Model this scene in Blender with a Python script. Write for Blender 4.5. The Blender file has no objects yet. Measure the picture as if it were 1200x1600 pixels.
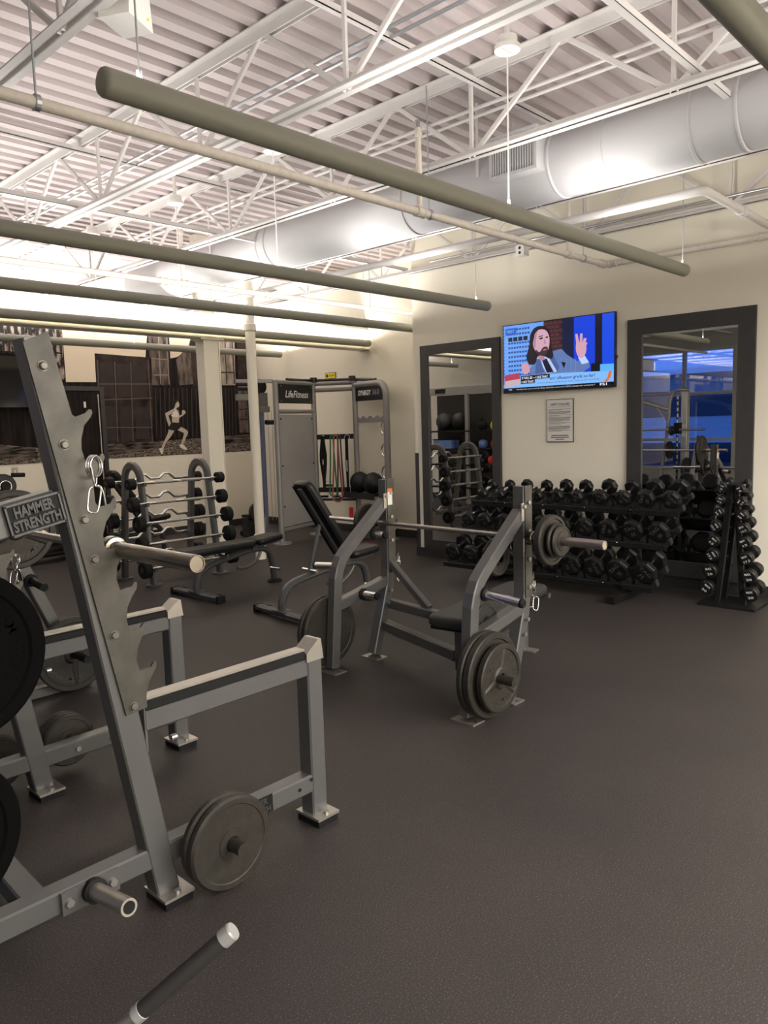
import bpy, math, random
from mathutils import Vector, Matrix
random.seed(7)
PI = math.pi
SC = bpy.context.scene
COL = SC.collection

# ------------------------------------------------------------------ camera
CAM_F, CAM_YAW, CAM_PITCH, CAM_ROLL, CAM_H = 1182.25, math.radians(43.221), math.radians(6.5025), math.radians(1.7084), 1.55
def _cam_axes():
    cy, sy, cp, sp = math.cos(CAM_YAW), math.sin(CAM_YAW), math.cos(CAM_PITCH), math.sin(CAM_PITCH)
    f = Vector((cy*cp, sy*cp, -sp)); r = Vector((sy, -cy, 0)); d = f.cross(r)
    c, s = math.cos(CAM_ROLL), math.sin(CAM_ROLL)
    return c*r + s*d, -s*r + c*d, f
CR, CD, CF = _cam_axes()
cam_data = bpy.data.cameras.new('camera')
cam = bpy.data.objects.new('camera', cam_data); COL.objects.link(cam)
cam_data.sensor_fit = 'VERTICAL'; cam_data.sensor_height = 36.0; cam_data.lens = CAM_F/1600*36.0
cam_data.clip_start = 0.05; cam_data.clip_end = 200
cam.matrix_world = Matrix((( CR.x, -CD.x, -CF.x, 0), (CR.y, -CD.y, -CF.y, 0), (CR.z, -CD.z, -CF.z, CAM_H), (0, 0, 0, 1)))
SC.camera = cam
# photo pixel -> point on a known plane (floor / wall / frame plane)
CAMP = Vector((0, 0, CAM_H))
def ray(x, y): return CR*(x-600) + CD*(y-800) + CF*CAM_F
def PZ(x, y, z=0.0): d = ray(x, y); return CAMP + d*((z-CAM_H)/d.z)
def PX(x, y, X): d = ray(x, y); return CAMP + d*(X/d.x)
def PY(x, y, Y): d = ray(x, y); return CAMP + d*(Y/d.y)

# ------------------------------------------------------------------ world, exposure
w = bpy.data.worlds.new('dusk'); SC.world = w; w.use_nodes = True
bg = w.node_tree.nodes['Background']; bg.inputs[0].default_value = (0.055, 0.17, 0.72, 1); bg.inputs[1].default_value = 2.2
SC.view_settings.view_transform = 'Standard'; SC.view_settings.look = 'None'
SC.view_settings.gamma = 1.0; SC.view_settings.use_curve_mapping = False
SC.view_settings.exposure = 0.10
LAMP_WATTS = 7.4                       # each uplight tube, per metre
FILL_DOWN_WATTS = 72.0                      # added fill: unseen tubes behind the camera also shine down, per metre
LAMP_COLOR = (1.0, 0.955, 0.91)

XW, XR, YC, YM = 6.777, 7.83, 5.83, 10.2      # tv wall, recess wall, wall corner, mural wall
XB, YB, ZD = -4.0, -4.5, 3.78                 # window wall, wall behind camera, roof deck

# ------------------------------------------------------------------ materials
def lin(c):
    c /= 255.0
    return c/12.92 if c <= 0.04045 else ((c+0.055)/1.055)**2.4
def rgb(r, g, b): return (lin(r), lin(g), lin(b), 1)
MATS = {}
def mat(name, col, rough=0.5, metal=0.0, noise=None, bump=None, spec=0.5, emit=None, coat=0.0):
    """noise=(scale, amount, colour2, detail); bump=(scale, strength, distance)"""
    m = bpy.data.materials.new(name); m.use_nodes = True
    nt = m.node_tree; b = nt.nodes['Principled BSDF']
    b.inputs['Base Color'].default_value = col; b.inputs['Roughness'].default_value = rough
    b.inputs['Metallic'].default_value = metal; b.inputs['Specular IOR Level'].default_value = spec
    if coat: b.inputs['Coat Weight'].default_value = coat; b.inputs['Coat Roughness'].default_value = .25
    tc = nt.nodes.new('ShaderNodeTexCoord')
    if noise:
        n = nt.nodes.new('ShaderNodeTexNoise'); n.inputs['Scale'].default_value = noise[0]
        n.inputs['Detail'].default_value = noise[3] if len(noise) > 3 else 4
        nt.links.new(tc.outputs['Object'], n.inputs['Vector'])
        r = nt.nodes.new('ShaderNodeValToRGB')
        r.color_ramp.elements[0].position = .5-noise[1]; r.color_ramp.elements[1].position = .5+noise[1]
        r.color_ramp.elements[0].color = col; r.color_ramp.elements[1].color = noise[2]
        nt.links.new(n.outputs['Fac'], r.inputs['Fac']); nt.links.new(r.outputs['Color'], b.inputs['Base Color'])
    if bump:
        n2 = nt.nodes.new('ShaderNodeTexNoise'); n2.inputs['Scale'].default_value = bump[0]; n2.inputs['Detail'].default_value = 5
        nt.links.new(tc.outputs['Object'], n2.inputs['Vector'])
        bp = nt.nodes.new('ShaderNodeBump'); bp.inputs['Strength'].default_value = bump[1]; bp.inputs['Distance'].default_value = bump[2]
        nt.links.new(n2.outputs['Fac'], bp.inputs['Height']); nt.links.new(bp.outputs['Normal'], b.inputs['Normal'])
    if emit:
        b.inputs['Emission Color'].default_value = col; b.inputs['Emission Strength'].default_value = emit
    MATS[name] = m
    return m
mat('wall_paint', (.83, .785, .655, 1), .75, bump=(180, .08, .002))
mat('grey_wall', (.27, .27, .25, 1), .8)
mat('white_paint', (.68, .655, .635, 1), .55)
mat('deck_paint', (.50, .435, .43, 1), .6, noise=(2.5, .35, (.44, .385, .38, 1)))
mat('pipe_paint', (.72, .66, .58, 1), .55, noise=(30, .3, (.60, .54, .47, 1)))
mat('duct_paint', (.52, .515, .525, 1), .55)
mat('galv', (.52, .54, .56, 1), .35, .8)
mat('tube_lamp', rgb(138, 138, 126), .5)
mat('baseboard', (.028, .027, .026, 1), .45)
mat('mirror_frame', (.045, .043, .042, 1), .55, noise=(14, .3, (.032, .03, .029, 1)))
m = mat('mirror', (.80, .81, .80, 1), 0.0, 1.0)
mat('frame_grey', (.122, .121, .118, 1), .36, .42, noise=(6, .4, (.104, .103, .101, 1)))
mat('frame_light', (.42, .42, .41, 1), .35, .4)
mat('frame_dark', (.075, .077, .08, 1), .4, .3)
mat('synergy_grey', (.27, .262, .258, 1), .42, .3)
mat('hook_steel', (.098, .091, .078, 1), .45, .5, noise=(11, .2, (.052, .049, .042, 1), 6))
mat('sleeve_steel', (.36, .325, .27, 1), .22, .95, noise=(12, .3, (.27, .24, .20, 1)))
mat('bolt_dark', (.15, .14, .12, 1), .4, .6)
mat('worn_steel', (.45, .43, .395, 1), .35, .85, noise=(20, .3, (.42, .39, .34, 1)))
mat('chrome', (.82, .81, .79, 1), .14, 1.0)
mat('bar_steel', (.50, .46, .40, 1), .28, .95, noise=(40, .3, (.40, .36, .31, 1)))
mat('badge_grey', (.055, .055, .057, 1), .4, .4)
mat('bolt', (.40, .38, .35, 1), .35, .8)
mat('iron_plate', (.046, .041, .034, 1), .5, .45, noise=(26, .3, (.025, .022, .018, 1), 6), bump=(120, .25, .002))
mat('iron_dark', (.028, .026, .024, 1), .5, .3, noise=(30, .3, (.019, .018, .016, 1)), bump=(140, .2, .002))
mat('iron_letter', (.062, .055, .046, 1), .45, .5)
mat('iron_dark_letter', (.06, .055, .05, 1), .45, .4)
mat('rubber', (.0055, .0055, .0057, 1), .6, spec=.25)
mat('bumper', (.0022, .0021, .0020, 1), .85, spec=.06, bump=(260, .25, .002))
mat('db_rubber', (.0075, .0073, .0072, 1), .45, spec=.35, bump=(200, .1, .001))
mat('db_print', (.105, .10, .095, 1), .6)
mat('tower_print', (.62, .60, .56, 1), .6)
mat('rack_black', (.007, .007, .0072, 1), .45, spec=.35)
mat('saddle_grey', (.026, .026, .026, 1), .5)
mat('vinyl', (.009, .009, .0094, 1), .42, spec=.4, bump=(260, .12, .001))
mat('vinyl_grey', (.030, .029, .0285, 1), .5, spec=.4, bump=(260, .12, .001))
mat('plastic_black', (.010, .010, .011, 1), .35)
mat('gloss_black', (.004, .004, .005, 1), .08)
mat('paper', (.74, .73, .69, 1), .7)
mat('ink', (.02, .02, .02, 1), .8)
mat('red', (.62, .025, .02, 1), .5)
mat('green_band', (.05, .17, .055, 1), .6)
mat('pink_band', (.42, .10, .10, 1), .6)
mat('dark_band', (.06, .045, .04, 1), .6)
mat('yellow', (.83, .70, .02, 1), .5)
mat('orange', (.70, .16, .02, 1), .5)
mat('white_print', (.85, .85, .85, 1), .6)
mat('grey_print', (.33, .34, .36, 1), .6)
mat('white_plastic', (.78, .76, .72, 1), .45)
mat('panel_grey', (.37, .355, .345, 1), .5, .15, noise=(1.6, .25, (.31, .30, .295, 1)))
mat('blue_post', (.17, .20, .30, 1), .4, .3)
mat('switch', (.45, .42, .36, 1), .5)
mat('window_frame', (.32, .31, .28, 1), .5)
mat('facade', (.9, .9, .9, 1), .8)
mat('dark_glass', (.02, .03, .06, 1), .1)
mat('asphalt', (.06, .06, .065, 1), .9)
mat('blue_box', (.12, .22, .5, 1), .5)

def floor_material():
    m = bpy.data.materials.new('rubber_floor'); m.use_nodes = True; nt = m.node_tree; b = nt.nodes['Principled BSDF']
    tc = nt.nodes.new('ShaderNodeTexCoord')
    v = nt.nodes.new('ShaderNodeTexNoise'); v.inputs['Scale'].default_value = 190; v.inputs['Detail'].default_value = 2
    nt.links.new(tc.outputs['Object'], v.inputs['Vector'])
    r = nt.nodes.new('ShaderNodeValToRGB'); e = r.color_ramp.elements
    e[0].position = .40; e[0].color = (.0290, .0245, .0228, 1); e[1].position = .60; e[1].color = (.0450, .0382, .0358, 1)
    x = r.color_ramp.elements.new(.72); x.color = (.11, .095, .088, 1)
    nt.links.new(v.outputs['Fac'], r.inputs['Fac'])
    g = nt.nodes.new('ShaderNodeTexNoise'); g.inputs['Scale'].default_value = 1.1; g.inputs['Detail'].default_value = 5
    nt.links.new(tc.outputs['Object'], g.inputs['Vector'])
    r2 = nt.nodes.new('ShaderNodeValToRGB'); r2.color_ramp.elements[0].position = .3; r2.color_ramp.elements[1].position = .75
    r2.color_ramp.elements[0].color = (.86, .86, .86, 1); r2.color_ramp.elements[1].color = (1.12, 1.1, 1.08, 1)
    nt.links.new(g.outputs['Fac'], r2.inputs['Fac'])
    mx = nt.nodes.new('ShaderNodeMix'); mx.data_type = 'RGBA'; mx.blend_type = 'MULTIPLY'; mx.inputs[0].default_value = 1
    nt.links.new(r.outputs['Color'], mx.inputs[6]); nt.links.new(r2.outputs['Color'], mx.inputs[7])
    nt.links.new(mx.outputs[2], b.inputs['Base Color'])
    b.inputs['Roughness'].default_value = .55; b.inputs['Specular IOR Level'].default_value = .30
    bp = nt.nodes.new('ShaderNodeBump'); bp.inputs['Strength'].default_value = .35; bp.inputs['Distance'].default_value = .002
    nt.links.new(v.outputs['Fac'], bp.inputs['Height']); nt.links.new(bp.outputs['Normal'], b.inputs['Normal'])
    MATS['rubber_floor'] = m
floor_material()
def glass_material():
    m = bpy.data.materials.new('window_glass'); m.use_nodes = True; nt = m.node_tree
    for n in list(nt.nodes): nt.nodes.remove(n)
    o = nt.nodes.new('ShaderNodeOutputMaterial'); t = nt.nodes.new('ShaderNodeBsdfTransparent'); g = nt.nodes.new('ShaderNodeBsdfGlossy')
    g.inputs['Roughness'].default_value = .0; mx = nt.nodes.new('ShaderNodeMixShader'); mx.inputs[0].default_value = .16
    nt.links.new(t.outputs[0], mx.inputs[1]); nt.links.new(g.outputs[0], mx.inputs[2]); nt.links.new(mx.outputs[0], o.inputs[0])
    MATS['window_glass'] = m
glass_material()
def screen(r, g, b, k=1.0):
    key = 'screen_%d_%d_%d' % (r, g, b)
    if key not in MATS:
        m = bpy.data.materials.new(key); m.use_nodes = True; nt = m.node_tree; p = nt.nodes['Principled BSDF']
        p.inputs['Base Color'].default_value = (.005, .005, .005, 1); p.inputs['Roughness'].default_value = .25
        p.inputs['Emission Color'].default_value = rgb(r, g, b); p.inputs['Emission Strength'].default_value = k
        MATS[key] = m
    return key
def flat(r, g, b, rough=.8, noise=None):
    key = 'print_%d_%d_%d%s' % (r, g, b, 'n' if noise else '')
    if key not in MATS: mat(key, rgb(r, g, b), rough, noise=noise)
    return key

# ------------------------------------------------------------------ mesh helpers
def V(*a): return Vector(a)
def basis(z, up=None):
    z = Vector(z).normalized(); up = Vector(up) if up is not None else Vector((0, 0, 1))
    if abs(z.dot(up)) > .995: up = Vector((1, 0, 0)) if abs(z.x) < .9 else Vector((0, 1, 0))
    x = up.cross(z).normalized(); y = z.cross(x)
    return x, y, z
class MB:
    def __init__(s, shift=(0, 0, 0)): s.v = []; s.f = []; s.sh = Vector(shift); s.smooth = []
    def add(s, vs, fs, sm=False):
        n = len(s.v); s.v += [Vector(v)-s.sh for v in vs]; s.f += [[i+n for i in f] for f in fs]; s.smooth += [sm]*len(fs); return s
    def box(s, c, d, ex=None, ey=None):
        c = Vector(c); ex = Vector(ex or (1, 0, 0)).normalized(); ey = Vector(ey or (0, 1, 0)).normalized(); ez = ex.cross(ey)
        a, b, h = d[0]/2, d[1]/2, d[2]/2
        vs = [c+ex*x*a+ey*y*b+ez*z*h for z in (-1, 1) for (x, y) in ((-1, -1), (1, -1), (1, 1), (-1, 1))]
        return s.add(vs, [(3, 2, 1, 0), (4, 5, 6, 7), (0, 1, 5, 4), (1, 2, 6, 5), (2, 3, 7, 6), (3, 0, 4, 7)])
    def bb(s, a, b): a, b = Vector(a), Vector(b); return s.box((a+b)/2, tuple(abs(x) for x in (b-a)))
    def sweep(s, path, prof, up=(0, 0, 1), closed=False, cap=True, sm=False):
        path = [Vector(p) for p in path]; n = len(path); k = len(prof); vs = []; fs = []
        X = None
        for i, p in enumerate(path):
            if closed: t = (path[(i+1) % n]-path[i-1]).normalized()
            elif i == 0: t = (path[1]-p).normalized()
            elif i == n-1: t = (p-path[-2]).normalized()
            else: t = ((path[i+1]-p).normalized()+(p-path[i-1]).normalized()).normalized()
            if X is None: X, Y, _ = basis(t, up)
            else:
                X = (X-t*X.dot(t)).normalized(); Y = t.cross(X)
            sc = 1.0
            if 0 < i < n-1 and not sm:
                d = (path[i+1]-p).normalized().dot((p-path[i-1]).normalized()); sc = 1/max(.5, math.sqrt((1+d)/2))
                # stretch only in bend plane
                bn = (path[i+1]-p).normalized()-(p-path[i-1]).normalized()
                if bn.length > 1e-6:
                    bn = (bn-t*bn.dot(t)).normalized()
                    for (a, b) in prof:
                        q = X*a+Y*b; q = q+bn*q.dot(bn)*(sc-1); vs.append(p+q)
                    continue
            for (a, b) in prof: vs.append(p+X*a+Y*b)
        m = n if closed else n-1
        for i in range(m):
            a0, b0 = i*k, ((i+1) % n)*k
            for j in range(k): fs.append((a0+j, a0+(j+1) % k, b0+(j+1) % k, b0+j))
        s.add(vs, fs, sm)
        if cap and not closed:
            s.add(vs[:k], [tuple(range(k))[::-1]]); s.add(vs[-k:], [tuple(range(k))])
        return s
    def bar(s, p0, p1, w=.075, h=.075, up=(0, 0, 1), c=.006): return s.sweep([p0, p1], rectp(w, h, c), up)
    def rects(s, path, w, h, up=(0, 0, 1), c=.006): return s.sweep(path, rectp(w, h, c), up)
    def cyl(s, p0, p1, r, n=14, r2=None, cap=True):
        p0, p1 = Vector(p0), Vector(p1); x, y, z = basis(p1-p0); r2 = r if r2 is None else r2
        A = [p0+x*r*math.cos(2*PI*i/n)+y*r*math.sin(2*PI*i/n) for i in range(n)]
        B = [p1+x*r2*math.cos(2*PI*i/n)+y*r2*math.sin(2*PI*i/n) for i in range(n)]
        s.add(A+B, [(i, (i+1) % n, n+(i+1) % n, n+i) for i in range(n)], True)
        if cap: s.add(A, [tuple(range(n))[::-1]]); s.add(B, [tuple(range(n))])
        return s
    def tube(s, path, r, n=10, closed=False, cap=True):
        return s.sweep(path, [(r*math.cos(2*PI*i/n), r*math.sin(2*PI*i/n)) for i in range(n)], closed=closed, cap=cap, sm=True)
    def lathe(s, prof, o=(0, 0, 0), axis=(0, 0, 1), n=24, sm=False, closed=False, ph=0.0):
        o = Vector(o); x, y, z = basis(axis); vs = []; fs = []; k = len(prof)
        for i in range(n):
            a = 2*PI*i/n+ph
            for (r, h) in prof: vs.append(o+z*h+(x*math.cos(a)+y*math.sin(a))*r)
        for i in range(n):
            a0, b0 = i*k, ((i+1) % n)*k
            for j in range(k if closed else k-1):
                j2 = (j+1) % k
                fs.append((a0+j, b0+j, b0+j2, a0+j2))
        s.add(vs, fs, sm)
        if not closed:
            if prof[0][0] > 1e-5: s.add([vs[i*k] for i in range(n)], [tuple(range(n))[::-1]])
            if prof[-1][0] > 1e-5: s.add([vs[i*k+k-1] for i in range(n)], [tuple(range(n))])
        return s
    def prism(s, poly, o, ex, ey, t):
        """polygon (a,b) in plane ex,ey at o, extruded by t along ex x ey"""
        o, ex, ey = Vector(o), Vector(ex).normalized(), Vector(ey).normalized(); ez = ex.cross(ey); n = len(poly)
        A = [o+ex*a+ey*b for a, b in poly]; B = [p+ez*t for p in A]
        return s.add(A+B, [tuple(range(n))[::-1], tuple(range(n, 2*n))]+[(i, (i+1) % n, n+(i+1) % n, n+i) for i in range(n)])
    def prism3(s, pts, off):
        off = Vector(off); A = [Vector(p) for p in pts]; B = [p+off for p in A]; n = len(A)
        return s.add(A+B, [tuple(range(n))[::-1], tuple(range(n, 2*n))]+[(i, (i+1) % n, n+(i+1) % n, n+i) for i in range(n)])
    def sphere(s, c, r, n=16, k=10, sc=(1, 1, 1)):
        prof = [(max(1e-6, r*math.sin(PI*i/k)), -r*math.cos(PI*i/k)) for i in range(k+1)]
        m = MB(); m.lathe(prof, (0, 0, 0), (0, 0, 1), n, True)
        return s.add([Vector(c)+Vector((v.x*sc[0], v.y*sc[1], v.z*sc[2])) for v in m.v], m.f, True)
    def pad(s, c, L, W, T, ex=(1, 0, 0), ey=(0, 1, 0), r=.05, taper=1.0):
        """rounded upholstered pad; L along ex, W along ey; taper narrows the +ex end"""
        c = Vector(c); ex = Vector(ex).normalized(); ey = Vector(ey).normalized(); ez = ex.cross(ey)
        lay = [(-.5, .012), (-.32, .0), (.22, .0), (.42, .006), (.5, .02)]; rings = []; k = 5; vs = []
        for (h, ins) in lay:
            ring = []
            for (sx, sy, a0) in ((1, 1, 0), (-1, 1, 90), (-1, -1, 180), (1, -1, 270)):
                for i in range(k):
                    a = math.radians(a0+90*i/(k-1))
                    x = sx*(L/2-ins-r)+(r)*math.cos(a); y = sy*(W/2-ins-r)+(r)*math.sin(a)
                    y *= 1+(taper-1)*(x/L+.5)
                    ring.append(c+ex*x+ey*y+ez*T*h)
            vs += ring
        n = 4*k; fs = []
        for l in range(len(lay)-1):
            for i in range(n): fs.append((l*n+i, l*n+(i+1) % n, (l+1)*n+(i+1) % n, (l+1)*n+i))
        s.add(vs, fs, True); s.add(vs[:n], [tuple(range(n))[::-1]]); s.add(vs[-n:], [tuple(range(n))])
        return s
    def mesh_in(s, me, M):
        return s.add([M @ v.co for v in me.vertices], [tuple(p.vertices) for p in me.polygons])
    def mesh(s, name, material):
        me = bpy.data.meshes.new(name); me.from_pydata([tuple(v) for v in s.v], [], s.f)
        me.polygons.foreach_set('use_smooth', s.smooth); me.update()
        me.materials.append(MATS[material]); return me
    def build(s, name, material, parent=None, loc=None):
        o = bpy.data.objects.new(name, s.mesh(name, material)); COL.objects.link(o)
        if parent is not None: o.parent = parent
        if loc is not None: o.location = loc
        return o
def rectp(w, h, c=.006):
    a, b = w/2, h/2
    return [(-a+c, -b), (a-c, -b), (a, -b+c), (a, b-c), (a-c, b), (-a+c, b), (-a, b-c), (-a, -b+c)]
def arc(c, r, a0, a1, n, ex, ey):
    c, ex, ey = Vector(c), Vector(ex), Vector(ey)
    return [c+ex*r*math.cos(a0+(a1-a0)*i/n)+ey*r*math.sin(a0+(a1-a0)*i/n) for i in range(n+1)]
def smooth_path(pts, n=6):
    """Catmull-Rom through the points"""
    p = [Vector(q) for q in pts]; p = [p[0]*2-p[1]]+p+[p[-1]*2-p[-2]]; out = []
    for i in range(1, len(p)-2):
        for k in range(n):
            t = k/n; out.append(.5*((2*p[i])+(-p[i-1]+p[i+1])*t+(2*p[i-1]-5*p[i]+4*p[i+1]-p[i+2])*t*t+(-p[i-1]+3*p[i]-3*p[i+1]+p[i+2])*t**3))
    out.append(p[-2]); return out
_tx = {}
def text_mesh(s, size=1.0, bold=.0, shear=0.0, extrude=0.0, align='CENTER'):
    key = (s, bold, shear, extrude, align)
    if key not in _tx:
        cu = bpy.data.curves.new('lettering', 'FONT'); cu.body = s; cu.size = 1; cu.offset = bold; cu.shear = shear; cu.extrude = extrude
        cu.align_x = align; cu.align_y = 'CENTER'; cu.resolution_u = 2
        o = bpy.data.objects.new('lettering', cu); me = bpy.data.meshes.new_from_object(o)
        bpy.data.objects.remove(o); bpy.data.curves.remove(cu); _tx[key] = me
    return _tx[key]
def frame_matrix(o, ex, ey, size, wide=1.0):
    ex = Vector(ex).normalized(); ey = Vector(ey).normalized(); ez = ex.cross(ey); o = Vector(o)
    return Matrix(((ex.x*size*wide, ey.x*size, ez.x*size, o.x), (ex.y*size*wide, ey.y*size, ez.y*size, o.y), (ex.z*size*wide, ey.z*size, ez.z*size, o.z), (0, 0, 0, 1)))
def put_text(mb, s, o, ex, ey, size, bold=.0, wide=1.0, shear=0.0, extrude=0.0, align='CENTER'):
    return mb.mesh_in(text_mesh(s, 1, bold, shear, extrude, align), frame_matrix(o, ex, ey, size, wide))
def fit_text(mb, s, o, ex, ey, width, height, bold=.0, align='CENTER', shear=0.0, extrude=0.0):
    me = text_mesh(s, 1, bold, shear, extrude, align)
    xs = [v.co.x for v in me.vertices]; ys = [v.co.y for v in me.vertices]
    if not xs: return mb
    sx = width/(max(xs)-min(xs)); sy = height/(max(ys)-min(ys)); cx = (max(xs)+min(xs))/2; cy = (max(ys)+min(ys))/2
    ex = Vector(ex).normalized(); ey = Vector(ey).normalized()
    M = frame_matrix(Vector(o), ex, ey, 1) @ Matrix.Diagonal((sx, sy, min(sx, sy), 1)) @ Matrix.Translation((-cx, -cy, 0))
    return mb.mesh_in(me, M)
def arc_text(mb, s, c, ex, ey, r, a_mid, size, step, bold=.01, inward=False, extrude=.03):
    n = len(s)
    for i, ch in enumerate(s):
        if ch == ' ': continue
        a = a_mid-(i-(n-1)/2)*step*(-1 if inward else 1)
        d = Vector(ex)*math.cos(a)+Vector(ey)*math.sin(a); t = Vector(ex)*math.sin(a)-Vector(ey)*math.cos(a)
        if inward: d2, t2 = -d, -t
        else: d2, t2 = d, t
        put_text(mb, ch, Vector(c)+d*r, t2, d2, size, bold, extrude=extrude)

# ------------------------------------------------------------------ object helpers
def tag(o, label=None, cat=None, group=None, kind=None):
    if label: o['label'] = label
    if cat: o['category'] = cat
    if group: o['group'] = group
    if kind: o['kind'] = kind
    return o
def thing(name, label, cat, loc=(0, 0, 0), rotz=0.0, group=None, kind=None):
    o = bpy.data.objects.new(name, None); COL.objects.link(o); o.empty_display_size = .1
    o.location = loc; o.rotation_euler = (0, 0, rotz); return tag(o, label, cat, group, kind)
def copy_tree(o, parent=None):
    c = o.copy(); COL.objects.link(c)
    if parent is not None: c.parent = parent
    for ch in list(o.children): copy_tree(ch, c)
    return c
def part(name, material, parent, fn, loc=None):
    mb = MB(); fn(mb); return mb.build(name, material, parent, loc)
def struct(name, mb, material, label=None):
    o = mb.build(name, material); o['kind'] = 'structure'
    if label: o['label'] = label
    return o

# ================================================================== STRUCTURE
struct('floor', MB().bb((XB-.2, YB-.2, -.1), (XR+.2, YM+.2, 0)), 'rubber_floor', 'dark speckled rubber gym floor')
struct('wall_right', MB().bb((XW, YB, 0), (XR+.12, YC, ZD+.05)), 'wall_paint', 'beige wall carrying the television and two framed mirrors')
struct('wall_recess', MB().bb((XR, YC, 0), (XR+.12, YM+.12, ZD+.05)), 'wall_paint', 'beige wall behind the cable training frame')
struct('wall_back', MB().bb((XB-.12, YM, 0), (XR, YM+.12, ZD+.05)), 'wall_paint', 'beige wall with the container mural')
struct('wall_front', MB().bb((XB-.12, YB-.12, 0), (XR+.12, YB, ZD+.05)), 'wall_paint')
# window wall (seen in the mirrors)
wy0, wy1, wz0, wz1 = 5.8, 9.9, .35, 3.07
mb = MB(); mb.bb((XB-.12, YB, 0), (XB, wy0, ZD+.05)); mb.bb((XB-.12, wy1, 0), (XB, YM, ZD+.05))
mb.bb((XB-.12, wy0, 0), (XB, wy1, wz0)); mb.bb((XB-.12, wy0, wz1), (XB, wy1, ZD+.05))
struct('wall_left', mb, 'grey_wall', 'grey wall around the large window')
win = thing('window_1', 'large gridded window looking out at blue dusk', None, (XB-.06, wy0, wz0), kind='structure')
def wbar(a, b): MB((XB-.06, wy0, wz0)).bb(a, b).build('window_frame', 'window_frame', win)
for yy in (wy0+.03, 6.94, 8.2, wy1-.03): wbar((XB-.09, yy-.035, wz0), (XB+.01, yy+.035, wz1))
ys = (wy0+.06, 6.9, 8.17, wy1-.06)
for zz in (wz0+.03, 1.03, 2.07, wz1-.03):
    for a, b in ((wy0+.065, 6.905), (6.975, 8.165), (8.235, wy1-.065)): wbar((XB-.085, a, zz-.03), (XB+.0, b, zz+.03))
for a, b in ((wy0+.065, 6.905), (6.975, 8.165), (8.235, wy1-.065)):
    for z0, z1 in ((wz0+.06, 1.0), (1.06, 2.04), (2.10, wz1-.06)):
        MB((XB-.06, wy0, wz0)).bb((XB-.055, a, z0), (XB-.047, b, z1)).build('window_pane', 'window_glass', win)
# outside
struct('ground_outside', MB().bb((-60, -20, -.4), (XB-.14, 40, -.2)), 'asphalt')
bl = thing('office_building', 'pale office block with dark ribbon windows beyond the window', 'building', (-16, 8, -.2))
def obox(n, m_, a, b): MB((-16, 8, -.2)).bb(a, b).build(n, m_, bl)
obox('wall', 'facade', (-26, -2, -.2), (-16, 30, 9))
for z0, z1 in ((1.55, 2.35), (-.2, .55)): obox('window_band', 'dark_glass', (-16, -1.9, z0), (-15.96, 29, z1))
obox('canopy', 'facade', (-16, 4, 3.05), (-13.5, 29, 3.25))

# baseboards
for n, a, b in (('baseboard_right', (XW-.012, YB, 0), (XW, YC+.012, .105)), ('baseboard_corner', (XW-.012, YC, 0), (XR, YC+.012, .105)),
                ('baseboard_recess', (XR-.012, YC+.012, 0), (XR, YM, .105)), ('baseboard_back', (XB, YM-.012, 0), (XR-.012, YM, .105))):
    struct(n, MB().bb(a, b), 'baseboard')
tag(MB().bb((XW-.004, YC-.05, .10), (XW, YC+.004, 1.22)).bb((XW-.004, YC, .10), (XW+.05, YC+.004, 1.22)).build('corner_guard', 'mirror_frame'),
    'dark corner guard strip on the outer wall corner', 'corner guard')

# roof deck: ribs along X
mb = MB(); y = YB-.1; prof = []
while y < YM+.15:
    prof += [(y, ZD+.046), (y+.055, ZD+.046), (y+.072, ZD), (y+.150, ZD)]; y += .167
vs = [(XB-.1, a, b) for a, b in prof]+[(XR+.1, a, b) for a, b in prof]; n = len(prof)
mb.add(vs, [(i, n+i, n+i+1, i+1) for i in range(n-1)])
mb.bb((XB-.1, YB-.1, ZD+.06), (XR+.1, YM+.15, ZD+.1))
struct('ceiling', mb, 'deck_paint', 'white painted corrugated metal roof deck')

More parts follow.
